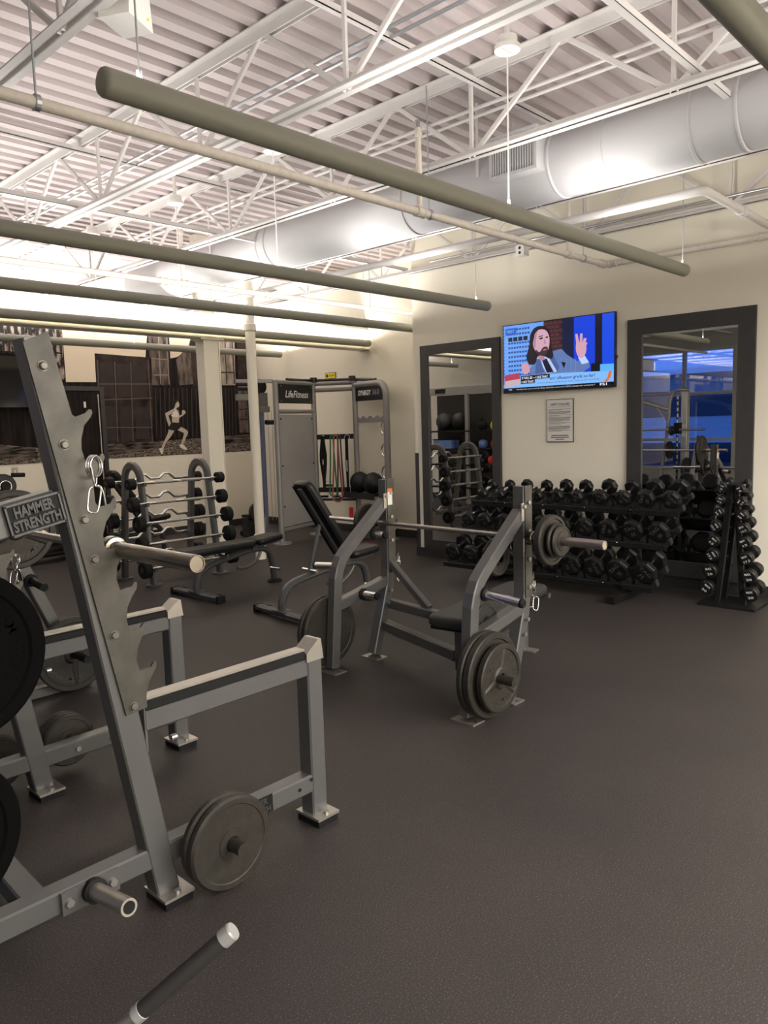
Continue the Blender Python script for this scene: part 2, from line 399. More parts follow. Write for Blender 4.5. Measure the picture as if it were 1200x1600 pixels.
# open-web joists along Y
ZB, ZT = 3.25, 3.72
JX = (-2.2, -.94, .33, 1.60, 2.88, 4.15, 5.47, 6.695)
JO = (3.0, 3.0, 3.1, 3.3, 2.88, 3.03, 3.35, 3.6)
_bar = {}
def shared(name, material, key, make):
    if key not in _bar:
        m_ = MB(); make(m_); _bar[key] = m_.mesh(name, material)
    return _bar[key]
def place_mesh(name, me, parent, loc, rot=(0, 0, 0)):
    o = bpy.data.objects.new(name, me); COL.objects.link(o); o.parent = parent; o.location = loc; o.rotation_euler = rot; return o
Ymid = (YB+YM)/2; JL = YM-YB-.1; PN = 1.31
for X, off in zip(JX, JO):
    j = thing('ceiling_joist', 'white open-web steel roof joist', None, (X, Ymid, ZB), kind='structure')
    def ch(m_):
        for s in (-1, 1):
            m_.bb((s*.010, -JL/2, 0), (s*.055, JL/2, .007)); m_.bb((s*.010, -JL/2, 0), (s*.016, JL/2, .045))
    place_mesh('bottom_chord', shared('bottom_chord', 'white_paint', 'bc', ch), j, (0, 0, 0))
    def ct(m_):
        for s in (-1, 1):
            m_.bb((s*.012, -JL/2, .05), (s*.065, JL/2, .058)); m_.bb((s*.012, -JL/2, 0), (s*.019, JL/2, .05))
    place_mesh('top_chord', shared('top_chord', 'white_paint', 'tc', ct), j, (0, 0, ZT-ZB))
    def dg(m_): m_.bar((0, -PN/4+.01, -(ZT-ZB)/2+.01), (0, PN/4-.01, (ZT-ZB)/2+.03), .030, .022, (1, 0, 0), .003)
    def vt(m_): m_.box((0, 0, 0), (.018, .022, ZT-ZB))
    y = off-PN*9
    while y < YM-.6:
        if y > YB+.6:
            place_mesh('web_post', shared('web_post', 'white_paint', 'vt', vt), j, (0, y-Ymid, (ZT-ZB)/2+.03))
            me = shared('web_diagonal', 'white_paint', 'dg', dg)
            place_mesh('web_diagonal', me, j, (0, y+PN/4-Ymid, (ZT-ZB)/2))
            place_mesh('web_diagonal', me, j, (0, y-PN/4-Ymid, (ZT-ZB)/2), (0, 0, PI))
        y += PN
# bridging angles along X
def bridging(y, z, x0=XB+.1, x1=XW-.02, label=''):
    o = MB((x0, y, z)).bb((x0, y-.018, z), (x1, y+.018, z+.005)).bb((x0, y-.018, z), (x1, y-.013, z+.036)).build('joist_bridging', 'white_paint', None, (x0, y, z))
    o['kind'] = 'structure'; o['label'] = label
bridging(PZ(0, 302, 3.30).y, 3.30, label='thin white bridging angle under the joists')
bridging(PZ(950, 0, 3.30).y, 3.30, label='white bridging angle near the right end of the joists')
bridging(PZ(60, 222, 3.68).y, 3.68, label='white bridging angle tight below the roof deck')
bridging(PZ(640, 80, 3.68).y, 3.68, label='second bridging angle tight below the roof deck')

# steel beam and box column
mb = MB(); by = 7.60
mb.bb((XB, by-.06, 2.62), (XR, by+.16, 2.635)); mb.bb((XB, by+.045, 2.635), (XR, by+.055, 2.88)); mb.bb((XB, by-.06, 2.88), (XR, by+.16, 2.895))
struct('trim_1', mb, 'wall_paint', 'long steel beam crossing in front of the mural alcove')
c0, c1 = 5.10, 5.31
mb = MB(); mb.bb((c0, by-.03, 0), (c1, by-.018, 2.60)); mb.bb((c0, by+.118, 0), (c1, by+.13, 2.60)); mb.bb((c0, by-.018, 0), (c0+.012, by+.118, 2.60)); mb.bb((c1-.03, by-.018, 0), (c1-.018, by+.118, 2.60))
mb.bb((c0-.05, by-.06, 2.60), (c1+.05, by+.16, 2.62)); mb.bb((c0-.02, by-.01, 2.9), (c1-.03, by+.11, ZD))
mb.bb((c1-.012, by-.042, 0), (c1, by-.03, 2.6))
struct('trim_2', mb, 'wall_paint', 'square steel column holding the long beam')

# ------------------------------------------------------------------ tube uplights
ZL = 2.70
def tube_lamp(x0, x1, y, label, wires, group='long tube uplights hung from the roof', z=ZL, down=False, up=1.0):
    L = x1-x0; r = .048
    t = thing('tube_light', label, 'light fixture', ((x0+x1)/2, y, z), 0, group)
    mb = MB(); n = 20; a0, a1 = math.radians(118), math.radians(422)     # open slot on top
    ring = [(r*math.cos(a0+(a1-a0)*i/n), r*math.sin(a0+(a1-a0)*i/n)) for i in range(n+1)]
    vs = [(-L/2, a, b) for a, b in ring]+[(L/2, a, b) for a, b in ring]
    mb.add(vs, [(i, i+1, n+2+i, n+1+i) for i in range(n)], True)
    mb.build('housing', 'tube_lamp', t)
    for s in (-1, 1): part('end_cap', 'tube_lamp', t, lambda m_: m_.lathe([(r, 0), (r, .012), (r*.9, .022), (r*.6, .026), (1e-5, .027)], (s*L/2, 0, 0), (s, 0, 0), 24, True))
    for k, wx in enumerate(wires):
        part('suspension_wire', 'white_plastic' if k == 1 else 'galv', t, lambda m_: m_.cyl((wx-(x0+x1)/2, 0, .05), (wx-(x0+x1)/2, 0, ZD-z), .005 if k == 1 else .0035, 6))
        part('wire_grip', 'galv', t, lambda m_: m_.cyl((wx-(x0+x1)/2, 0, .042), (wx-(x0+x1)/2, 0, .075), .010, 10))
    if len(wires) > 2:
        part('canopy', 'white_plastic', t, lambda m_: m_.cyl((wires[1]-(x0+x1)/2, 0, .85), (wires[1]-(x0+x1)/2, 0, .875), .07, 24))
        part('canopy_box', 'white_plastic', t, lambda m_: m_.cyl((wires[1]-(x0+x1)/2, 0, .875), (wires[1]-(x0+x1)/2, 0, .92), .055, 20).cyl((wires[1]-(x0+x1)/2, 0, .92), (wires[1]-(x0+x1)/2, 0, ZD-z), .015, 10))
    la = bpy.data.lights.new('tube_light_lamp', 'AREA'); la.shape = 'RECTANGLE'; la.size = L-.1; la.size_y = .04
    la.energy = up*LAMP_WATTS*(L-.1); la.color = LAMP_COLOR
    lo = bpy.data.objects.new('tube_light_lamp', la); COL.objects.link(lo); lo.parent = t; lo.location = (0, 0, .044); lo.rotation_euler = (PI, 0, 0)
    if down:  # added downward fill and its strip, to brighten walls and lower room
        part('fill_diffuser', 'white_plastic', t, lambda m_: m_.bb((-L/2+.03, -.03, -.047), (L/2-.03, .03, -.042)))
        la = bpy.data.lights.new('tube_light_lamp', 'AREA'); la.shape = 'RECTANGLE'; la.size = L-.1; la.size_y = .06
        la.energy = FILL_DOWN_WATTS*(L-.1); la.color = LAMP_COLOR
        lo = bpy.data.objects.new('tube_light_lamp', la); COL.objects.link(lo); lo.parent = t; lo.location = (0, 0, -.05)
tube_lamp(1.333, 6.142, 2.445, 'nearest and largest long grey tube light crossing the ceiling', (1.45, PZ(799, 318, 2.75).x, PZ(1063, 412, 2.75).x))
tube_lamp(1.35, 6.34, 4.478, 'second long grey tube light, ending just left of the television', (1.5, PZ(452, 410, 2.75).x, PZ(751, 466, 2.75).x))
tube_lamp(1.35, 7.55, 6.055, 'third long grey tube light, running behind the wall corner', (1.5, PZ(291, 462, 2.75).x, PZ(584, 498, 2.75).x), up=1.3)
tube_lamp(1.35, 7.76, 7.50, 'grey tube light right in front of the long steel beam', (1.5, PZ(160, 492, 2.75).x, PZ(568, 531, 2.75).x), up=1.6)
tube_lamp(1.35, 7.68, 9.352, 'lowest-looking grey tube light in front of the container mural', (1.5, PZ(205, 535, 2.75).x, PZ(430, 550, 2.75).x), up=4.6)
tube_lamp(1.333, 6.142, .815, 'dark tube light end cutting the top right corner of the photo', (1.45, 3.74, 6.0))
tube_lamp(1.333, 6.142, -1.6, 'unseen tube light behind the camera, nearer one, with added downward fill', (1.45, 3.74, 6.0), down=True)  # its downward light is added as fill
tube_lamp(1.333, 6.142, -3.4, 'added unseen fill tube light at the very back of the room', (1.45, 3.74, 6.0), down=True)  # added lamp, makes the fill from behind softer
tube_lamp(-3.7, .6, -2.6, 'added unseen fill tube light in the far back left corner', (-3.5, -1.5, .4), down=True)  # made-up lamp, fills the room from behind left
tube_lamp(-3.7, .6, 1.8, 'added unseen tube light just left behind the camera', (-3.5, -1.5, .4))  # added to spread the fill, shines up only
tube_lamp(-3.7, .6, -.4, 'added unseen tube light at the back left of the room', (-3.5, -1.5, .4))  # made-up tube for softer fill, uplight only

# ------------------------------------------------------------------ duct with vent
dx, dz, dr = 4.80, 3.28, .215
t = thing('air_duct', 'large round white air duct running between the joists', 'duct', (dx, 2.0, dz))
def duct(m_): m_.lathe([(dr, -6.4), (dr, 6.35), (dr*.92, 6.38), (1e-5, 6.38)], (0, 0, 0), (0, 1, 0), 40, True)
part('duct_pipe', 'duct_paint', t, duct)
for k, yy in enumerate((PX(868, 240, dx-.1).y, PX(950, 200, dx-.1).y, PX(1085, 170, dx-.1).y, PX(1160, 140, dx-.1).y, PX(640, 330, dx-.1).y, PX(425, 370, dx-.1).y, PX(413, 385, dx-.1).y)):
    part('seam_band', 'duct_paint', t, lambda m_: m_.lathe([(dr-.002, -.012), (dr+.006, -.008), (dr+.006, .008), (dr-.002, .012)], (0, yy-2.0, 0), (0, 1, 0), 40, True))
for yy in (6.6, 3.3, .3):
    for sd in (-1, 1): part('hanger_strap', 'white_paint', t, lambda m_: m_.bb((sd*(dr+.001), yy-2-.012, 0), (sd*(dr+.004), yy-2+.012, ZD-dz)))
gy0, gy1 = PX(838, 235, dx-dr-.09).y, PX(764, 262, dx-dr-.09).y
gz0, gz1 = PX(764, 283, dx-dr-.09).z, PX(838, 192, dx-dr-.09).z
gx = dx-dr-.09
v = thing('air_vent', 'white louvred air vent on the side of the round duct', 'vent', (gx, (gy0+gy1)/2, (gz0+gz1)/2))
def vbox(n, m_, a, b): MB((gx, (gy0+gy1)/2, (gz0+gz1)/2)).bb(a, b).build(n, m_, v)
for a, b in (((gx, gy0, gz0), (gx+.16, gy1, gz0+.02)), ((gx, gy0, gz1-.02), (gx+.16, gy1, gz1)), ((gx, gy0, gz0+.02), (gx+.16, gy0+.02, gz1-.02)), ((gx, gy1-.02, gz0+.02), (gx+.16, gy1, gz1-.02))):
    vbox('vent_side', 'duct_paint', a, b)
vbox('vent_back', 'plastic_black', (gx+.10, gy0+.02, gz0+.02), (gx+.105, gy1-.02, gz1-.02))
for k in range(17):
    yy = gy0+.03+(gy1-gy0-.06)*k/16; vbox('louvre', 'duct_paint', (gx+.006, yy-.004, gz0+.02), (gx+.03, yy+.004, gz1-.02))

# ------------------------------------------------------------------ pipes
def pipe(name, label, pts, r, material='pipe_paint', fittings=(), cat='pipe', n=14, corner=.0, rods=(), kind=None):
    o = Vector(pts[0]); t = thing(name, label, cat, o, kind=kind)
    path = []
    P = [Vector(p)-o for p in pts]
    for i, p in enumerate(P):
        if 0 < i < len(P)-1 and corner > 0:
            a = (P[i-1]-p).normalized()*corner; b = (P[i+1]-p).normalized()*corner
            path += [p+a*(1-s)**2+b*s**2 for s in (0, .2, .4, .6, .8, 1)]
        else: path.append(p)
    part('pipe_run', material, t, lambda m_: m_.tube(path, r, n))
    for (p, d) in fittings:
        p = Vector(p)-o; d = Vector(d).normalized()
        part('pipe_fitting', material, t, lambda m_: m_.lathe([(r, -.045), (r*1.35, -.04), (r*1.35, -.025), (r*1.18, -.02), (r*1.18, .02), (r*1.35, .025), (r*1.35, .04), (r, .045)], p, d, 16))
    for p in rods:
        p = Vector(p)-o
        part('hanger_rod', 'galv', t, lambda m_: m_.cyl(p+V(0, 0, r), V(p.x, p.y, ZD-o.z), .005, 6))
        part('pipe_clamp', 'galv', t, lambda m_: m_.lathe([(r+.002, -.012), (r+.008, -.010), (r+.008, .010), (r+.002, .012)], p, (P[1]-P[0]), 16))
    return t
SZ = 2.95; sy = 3.35
rx = PZ(650, 333, SZ).x; xe = 6.62
p1 = pipe('sprinkler_pipe', 'long tan sprinkler pipe below the nearest tube light', [(XB+.05, sy, SZ), (xe, sy, SZ), (xe, YB+.2, SZ)], .027, corner=.07,
          fittings=[((rx, sy, SZ), (1, 0, 0)), ((xe-.07, sy, SZ), (1, 0, 0)), ((xe, sy-.07, SZ), (0, 1, 0)), ((PZ(885, 398, SZ).x, sy, SZ), (1, 0, 0)), ((xe, PX(1195, 372, xe).y, SZ), (0, 1, 0))],
          rods=[(PZ(58, 160, SZ).x, sy, SZ), (PZ(672, 335, SZ).x, sy, SZ), (PZ(921, 402, SZ).x, sy, SZ)])
def riser(pp, x, y, z0, z1, label):
    x, y, z0, z1 = x-pp.location.x, y-pp.location.y, z0-pp.location.z, z1-pp.location.z
    t = part('sprinkler_riser', 'pipe_paint', pp, lambda m_: m_.cyl((0, 0, .028), (0, 0, z1-z0-.04), .02, 12), (x, y, z0)); t['label'] = label
    part('reducer', 'pipe_paint', t, lambda m_: m_.lathe([(.02, 0), (.027, .004), (.027, .03), (.02, .034)], (0, 0, z1-z0-.10), (0, 0, 1), 12))
    part('sprinkler_tip', 'bolt', t, lambda m_: m_.cyl((0, 0, z1-z0-.04), (0, 0, z1-z0), .012, 10).cyl((0, 0, z1-z0), (0, 0, z1-z0+.006), .022, 12))
riser(p1, rx, sy, SZ, 3.52, 'upright sprinkler head on a riser from the long tan pipe')
riser(p1, PZ(885, 398, SZ).x, sy, SZ, 3.5, 'sprinkler head on riser left of the right-hand pipe corner')
s2 = PZ(240, 437, SZ).y; x2 = XR-.05
p2 = pipe('sprinkler_pipe', 'white sprinkler pipe in the gap above the third tube light', [(XB+.05, s2, SZ), (x2, s2, SZ)], .027, 'pipe_paint',
          fittings=[((PZ(293, 442, SZ).x, s2, SZ), (1, 0, 0)), ((PZ(264, 437, SZ).x, s2, SZ), (1, 0, 0)), ((PZ(422, 460, SZ).x, s2, SZ), (1, 0, 0)), ((x2-.06, s2, SZ), (1, 0, 0))])
riser(p2, PZ(291, 442, SZ).x, s2, SZ, 3.5, 'sprinkler riser beside the thin round column')
riser(p2, x2-.06, s2, SZ, 3.5, 'sprinkler riser close to the recessed wall corner')
a = PZ(1100, 297, 3.05)
pipe('drain_pipe', 'white pipe with an elbow under the duct at upper right', [(a.x, 9.0, 3.05), (a.x, a.y, 3.05), (XW-.06, a.y, 3.05)], .03, 'white_paint', corner=.06,
     fittings=[((a.x+.75, a.y, 3.05), (1, 0, 0))])
for k, d in enumerate((0, .085)):
    q = PZ(400, 150, 3.69)
    pipe('conduit', ('left' if k == 0 else 'right')+' one of the paired bare metal conduits under the deck', [(q.x+d, YB+.1, 3.69), (q.x+d, YM-.1, 3.69)], .011, 'galv', n=8)
    q = PZ(800, 148, 3.62)
    pipe('conduit', ('left' if k == 0 else 'right')+' one of the paired white conduits beside the duct', [(q.x+d*1.3, YB+.1, 3.62), (q.x+d*1.3, YM-.3, 3.62)], .013, 'white_paint', n=8)
pipe('conduit', 'thin metal conduit strapped along the joist at the television wall', [(6.60, YB+.2, 3.31), (6.60, 5.4, 3.31)], .012, 'galv', n=8)
# thin round column (drain stack)
cb = PZ(408, 873)
t = thing('round_column', 'thin cream round pipe column standing behind the flat bench', 'column', (cb.x, cb.y, 0), kind='structure')
part('shaft', 'wall_paint', t, lambda m_: m_.cyl((0, 0, .30), (0, 0, 2.72), .058, 20))
part('base_pipe', 'wall_paint', t, lambda m_: m_.cyl((0, 0, 0), (0, 0, .25), .064, 20))
part('collar', 'wall_paint', t, lambda m_: m_.lathe([(.058, 0), (.078, .006), (.078, .03), (.068, .05), (.058, .06)], (0, 0, .245), (0, 0, 1), 24))
part('coupling', 'wall_paint', t, lambda m_: m_.lathe([(.058, -.03), (.074, -.025), (.074, .045), (.066, .05), (.058, .055)], (0, 0, 2.72), (0, 0, 1), 24))
part('upper_pipe', 'wall_paint', t, lambda m_: m_.cyl((0, 0, 2.77), (0, 0, ZD), .055, 20))

# ceiling boxes
q = PZ(196, 18, 3.28)
t = thing('speaker_box', 'white box speaker hanging at the upper left of the ceiling', 'speaker', q, .5)
part('cabinet', 'white_plastic', t, lambda m_: m_.prism([(-.09, -.055), (.09, -.055), (.075, .075), (-.075, .075)], (0, .07, 0), (1, 0, 0), (0, 0, 1), .14))
part('bracket', 'white_plastic', t, lambda m_: m_.cyl((0, 0, .07), (0, 0, ZD-q.z), .012, 10))
part('indicator', 'yellow', t, lambda m_: m_.sphere((.05, -.072, -.02), .006, 8, 6))
q = PX(816, 392, 6.40)
t = thing('emergency_light', 'small white two-socket box hanging beside the television wall', 'emergency light', q)
part('housing', 'white_plastic', t, lambda m_: m_.bb((-.045, -.045, -.05), (.045, .045, .05)))
for zz in (-.022, .022): part('socket', 'plastic_black', t, lambda m_: m_.cyl((-.0455, .0, zz), (-.047, .0, zz), .014, 12))
part('stem', 'white_plastic', t, lambda m_: m_.bb((-.012, -.03, .05), (.012, .03, 3.25-q.z)))
q = PZ(1140, 60, 3.55)
t = thing('junction_box', 'white box fixed beneath the deck at upper right', 'electrical box', q)
part('housing', 'white_plastic', t, lambda m_: m_.bb((-.05, -.07, -.04), (.05, .07, .05)))
part('stem', 'white_plastic', t, lambda m_: m_.cyl((0, 0, .05), (0, 0, ZD-q.z), .012, 8))

# ================================================================== WALL THINGS
def mirror_panel(y0, y1, z0, z1, label, fw=.105):
    t = thing('wall_mirror', label, 'mirror', (XW, (y0+y1)/2, z0)); o = (XW, (y0+y1)/2, z0); d = .03
    for a, b in (((XW-d, y0, z0), (XW, y0+fw, z1)), ((XW-d, y1-fw, z0), (XW, y1, z1))): MB(o).bb(a, b).build('frame_stile', 'mirror_frame', t)
    for a, b in (((XW-d, y0+fw, z0), (XW, y1-fw, z0+fw)), ((XW-d, y0+fw, z1-fw), (XW, y1-fw, z1))): MB(o).bb(a, b).build('frame_rail', 'mirror_frame', t)
    MB(o).bb((XW-.012, y0+fw, z0+fw), (XW-.004, y1-fw, z1-fw)).build('mirror_glass', 'mirror', t)
mirror_panel(4.612, 5.705, .109, 2.44, 'dark framed tall mirror left of the television')
mirror_panel(2.084, 3.198, .109, 2.446, 'dark framed tall mirror right of the television', .14)

# television on the right wall ------------------------------------------------
ty0, ty1, tz0, tz1 = 3.303, 4.549, 1.846, 2.54
TX = XW-.055
t = thing('television', 'wall television showing a suited long-haired man talking in a studio', 'television', (XW, (ty0+ty1)/2, (tz0+tz1)/2))
TO = Vector((XW, (ty0+ty1)/2, (tz0+tz1)/2)); tw, th = ty1-ty0, tz1-tz0
MB(TO).bb((TX, ty0, tz0), (XW-.02, ty1, tz1)).build('case', 'plastic_black', t)
MB(TO).bb((XW-.02, ty0+.35, tz0+.15), (XW, ty1-.35, tz1-.15)).build('wall_bracket', 'rack_black', t)
def tv_uv(x, y):            # coordinates read off an enlarged crop of the screen
    u = (x-58)/948.0; yt = 222-136*u; yb = 796-67*u
    return u, (y-yt)/(yb-yt)
def tvp(x, y, lay):
    u, v = tv_uv(x, y); u = min(.992, max(.008, u)); v = min(.955, max(.012, v))
    return V(TX-.0006*lay, ty1-u*tw, tz1-v*th)-TO
def tv_poly(pts, c, lay, name='picture', k=1.0, sm=False):
    P = [tvp(x, y, lay) for x, y in pts]
    if sm: P = smooth_path(P+[P[0]], 4)[:-1]
    MB().add(P, [tuple(range(len(P)))]).build(name, screen(*c, k), t)
def tv_quads(qs, c, lay, name='picture', k=1.0):
    mb = MB()
    for q in qs: mb.add([tvp(x, y, lay) for x, y in q], [(0, 1, 2, 3)])
    o = mb.build(name, screen(*c, k), t); o['kind'] = 'stuff'
def yt(x, dv): u = (x-58)/948.0; a = 222-136*u; b = 796-67*u; return a+(b-a)*dv
def band(x0, x1, v0, v1): return [(x0, yt(x0, v0)), (x1, yt(x1, v0)), (x1, yt(x1, v1)), (x0, yt(x0, v1))]
tv_poly(band(58, 1006, .0, 1), (6, 10, 30), 1, 'screen_panel')
tv_poly(band(58, 430, .01, .93), (104, 158, 236), 2)
tv_quads([band(110+k*25, 128+k*25, .06+r*.066, .088+r*.066) for r in range(13) for k in range(8) if not (r == 2)], (38, 72, 150), 3)
tv_quads([band(66, 74, .05+r*.05, .07+r*.05) for r in range(15)], (50, 90, 170), 3)
tv_quads([band(110+k*46, 148+k*46, .185, .245) for k in range(4)], (14, 20, 40), 4)
tv_poly([(85, 248), (190, 232), (180, 290), (85, 305)], (40, 90, 190), 4, 'logo'); 
tv_poly(band(425, 590, .01, .93), (44, 26, 34), 2)
tv_quads([band(432+(r % 2)*14+k*40, 466+(r % 2)*14+k*40, .03+r*.055, .07+r*.055) for r in range(10) for k in range(4) if 432+(r % 2)*14+k*40 < 560], (84, 42, 46), 3)
tv_poly(band(585, 682, .01, .93), (10, 20, 58), 3)
tv_poly(band(680, 852, .01, .80), (14, 62, 214), 3)
tv_poly(band(850, 908, .01, .80), (18, 12, 34), 3)
tv_poly(band(905, 1004, .01, .80), (20, 74, 222), 3)
tv_poly(band(820, 895, .66, .80), (14, 12, 24), 4)
tv_poly([(300, 640), (305, 575), (360, 505), (420, 480), (510, 425), (580, 405), (625, 455), (715, 512), (735, 470), (800, 500), (812, 560), (755, 602), (700, 640)], (92, 118, 172), 5, 'suit')
tv_poly([(360, 480), (470, 445), (545, 600), (455, 620), (400, 530)], (176, 196, 238), 6, 'shirt')
tv_poly([(412, 503), (452, 488), (515, 605), (455, 612)], (18, 20, 44), 7, 'tie')
tv_poly([(575, 515), (617, 522), (600, 572)], (16, 18, 40), 6, 'pocket_square')
tv_poly([(345, 235), (385, 216), (435, 216), (478, 250), (486, 300), (498, 400), (512, 462), (490, 492), (430, 470), (380, 470), (352, 535), (300, 540), (276, 480), (300, 390), (312, 290)], (24, 17, 30), 8, 'hair', 1, True)
tv_poly([(352, 290), (385, 248), (440, 246), (470, 282), (480, 340), (468, 415), (432, 462), (385, 450), (345, 405), (336, 360)], (205, 160, 178), 9, 'face', 1, True)
tv_poly([(372, 470), (430, 462), (440, 500), (400, 510)], (170, 126, 144), 7.5, 'neck')
tv_poly([(362, 412), (392, 436), (418, 402), (440, 388), (464, 394), (463, 430), (436, 466), (394, 462), (364, 440)], (62, 40, 50), 10, 'beard', 1, True)
tv_poly([(350, 285), (372, 262), (362, 330), (356, 400), (340, 385)], (170, 128, 148), 9.5, 'cheek_shade', 1, True)
tv_poly([(364, 500), (398, 486), (432, 606), (352, 622)], (70, 92, 146), 6.5, 'lapel'); tv_poly([(462, 462), (500, 440), (560, 560), (545, 604)], (70, 92, 146), 6.5, 'lapel')
tv_quads([[(x, 470+abs(x-480)*.1), (x+5, 470+abs(x-480)*.1), (x+5, 612), (x, 612)] for x in (575, 615, 655, 695)]+[[(320, y), (360, y-5), (360, y-1), (320, y+4)] for y in (560, 590)], (108, 134, 188), 5.5, 'suit_check')
tv_poly([(424, 414), (454, 404), (452, 416), (428, 424)], (176, 110, 124), 11, 'mouth')
tv_poly([(392, 318), (420, 308), (424, 322), (396, 330)], (30, 22, 34), 11, 'eye')
tv_poly([(446, 306), (466, 300), (468, 312), (448, 318)], (30, 22, 34), 11, 'eye')
tv_poly([(385, 303), (425, 292), (425, 299), (386, 311)], (40, 26, 36), 11, 'eyebrow')
tv_poly([(436, 320), (452, 360), (430, 366)], (176, 132, 150), 11, 'nose')
tv_poly([(700, 360), (735, 345), (776, 360), (782, 430), (750, 482), (718, 468), (700, 420)], (206, 158, 176), 8, 'hand', 1, True)
for fpts in ([(694, 280), (712, 276), (730, 365), (704, 372)], [(734, 276), (754, 272), (752, 355), (730, 360)], [(762, 315), (786, 312), (776, 362), (752, 362)], [(768, 352), (794, 350), (782, 382), (764, 384)]):
    tv_poly(fpts, (206, 158, 176), 9, 'finger')
tv_poly([(716, 478), (768, 456), (804, 520), (748, 536)], (186, 204, 242), 7, 'cuff')
tv_poly([(232, 545), (262, 532), (296, 545), (302, 605), (245, 625)], (206, 150, 168), 6, 'hand', 1, True)
tv_poly([(220, 655), (560, 612), (1004, 588), (1004, 690), (62, 752), (62, 720)], (128, 182, 244), 12, 'caption_band')
tv_poly([(893, 535), (1004, 528), (1004, 588), (893, 594)], (92, 176, 240), 12, 'caption_box')
tv_poly([(962, 592), (984, 590), (976, 640), (950, 682), (920, 684), (950, 650)], (216, 110, 50), 13, 'swoosh')
tv_poly([(75, 640), (215, 615), (222, 716), (75, 742)], (176, 60, 84), 13, 'logo'); tv_poly([(80, 690), (220, 666), (222, 716), (78, 742)], (196, 170, 176), 14, 'logo')
tv_poly(band(60, 1004, .925, .985), (6, 8, 18), 14, 'ticker')
tv_poly([(225, 645), (482, 620), (482, 655), (225, 680)], (4, 4, 10), 15, 'caption_box'); tv_poly([(225, 678), (352, 666), (352, 700), (225, 712)], (4, 4, 10), 15, 'caption_box')
RT, UPZ = (0, -1, 0), (0, 0, 1)
def tv_text(s, x, y, wdt, hgt, c, lay, bold=.0):
    a = tvp(x, y, lay); wd = wdt/948.0*tw; hg = hgt/600.0*th
    mb = MB(); fit_text(mb, s, a, RT, UPZ, wd, hg, bold); mb.build('caption_text', screen(*c), t)
tv_text('IT WILL BE — I LIKE THAT.', 352, 652, 235, 22, (225, 230, 245), 16, .02); tv_text('I LIKE THAT.', 288, 690, 112, 20, (225, 230, 245), 16, .02)
tv_text("ers' offseason grade so far?", 668, 646, 370, 34, (24, 44, 110), 16, .01)
tv_text('w/ OL Eric Bieniemy, Sign RB Kenneth Walker, Trade out CB Trent McDuffie', 632, 682, 520, 15, (40, 62, 130), 16)
tv_text('the winter few seasons with San Diego (2023-25), missed entire (2025) campaign after undergoing T', 520, 735, 670, 13, (220, 222, 230), 17); tv_text('NLB', 130, 762, 30, 12, (220, 222, 230), 17)
tv_text('FS1', 920, 704, 54, 22, (235, 238, 245), 17, .02); tv_text('FIRST', 136, 268, 70, 26, (120, 170, 240), 16, .02)
part('side_knob', 'plastic_black', t, lambda m_: m_.cyl(V(XW-.04, ty0, tz0+.28)-TO, V(XW-.04, ty0-.012, tz0+.28)-TO, .018, 12))

# safety notice -------------------------------------------------------------
sy0, sy1, sz0, sz1 = 3.762, 4.06, 1.334, 1.762
so = V(XW, (sy0+sy1)/2, (sz0+sz1)/2)
t = thing('safety_notice', 'white framed safety policies notice below the television', 'sign', so)
MB(so).bb((XW-.012, sy0, sz0), (XW, sy1, sz1)).build('backing_board', 'mirror_frame', t)
MB(so).bb((XW-.0135, sy0+.006, sz0+.008), (XW-.012, sy1-.006, sz1-.006)).build('sheet', 'paper', t)
SX = XW-.0142
mb = MB(so); fit_text(mb, 'SAFETY POLICIES', (SX, (sy0+sy1)/2, sz1-.052), RT, UPZ, .215, .024, .02); mb.build('heading', 'ink', t)
mb = MB(so); z = sz1-.078
mb.bb((SX, sy0+.018, z-.001), (SX+.0005, sy1-.018, z+.001)); z -= .022
random.seed(3)
for grp in (2, 4, 2, 6, 2, 1, 5, 2):
    for k in range(grp):
        e = random.uniform(0, .02) if k < grp-1 else random.uniform(.04, .15)
        mb.bb((SX, sy0+.02+e, z-.0016), (SX+.0005, sy1-.022, z+.0016)); z -= .0078
    z -= .0055
o = mb.build('body_lines', 'ink', t); o['kind'] = 'stuff'
for k in range(3):
    hw = (.095, .102, .05)[k]; zc = sz0+.068-.019*k; yc_ = (sy0+sy1)/2
    MB(so).bb((SX, yc_-hw, zc-.004), (SX+.0005, yc_+hw, zc+.004)).build('footer_line', 'ink', t)

# ================================================================== MURAL WALL
mx0, mx1, mz0, mz1 = 3.0, 7.68, 1.20, 3.10
mo = V((mx0+mx1)/2, YM, mz0)
t = thing('wall_mural', 'black and white mural of shipping containers with a running woman', 'mural', mo)
def mural_material(name, c0, c1, scale, axis_scale=(1, 1, 1), pos=(.35, .65), det=6):
    m_ = bpy.data.materials.new(name); m_.use_nodes = True; nt = m_.node_tree; b = nt.nodes['Principled BSDF']; b.inputs['Roughness'].default_value = .85
    b.inputs['Specular IOR Level'].default_value = .15
    tc = nt.nodes.new('ShaderNodeTexCoord'); mp = nt.nodes.new('ShaderNodeMapping'); mp.inputs['Scale'].default_value = axis_scale
    n_ = nt.nodes.new('ShaderNodeTexNoise'); n_.inputs['Scale'].default_value = scale; n_.inputs['Detail'].default_value = det
    r_ = nt.nodes.new('ShaderNodeValToRGB'); r_.color_ramp.elements[0].position, r_.color_ramp.elements[1].position = pos
    r_.color_ramp.elements[0].color = c0; r_.color_ramp.elements[1].color = c1
    nt.links.new(tc.outputs['Object'], mp.inputs[0]); nt.links.new(mp.outputs[0], n_.inputs['Vector'])
    nt.links.new(n_.outputs['Fac'], r_.inputs['Fac']); nt.links.new(r_.outputs['Color'], b.inputs['Base Color']); MATS[name] = m_
mural_material('mural_dark', rgb(20, 17, 16), rgb(42, 36, 34), 3, (6, 1, .6))
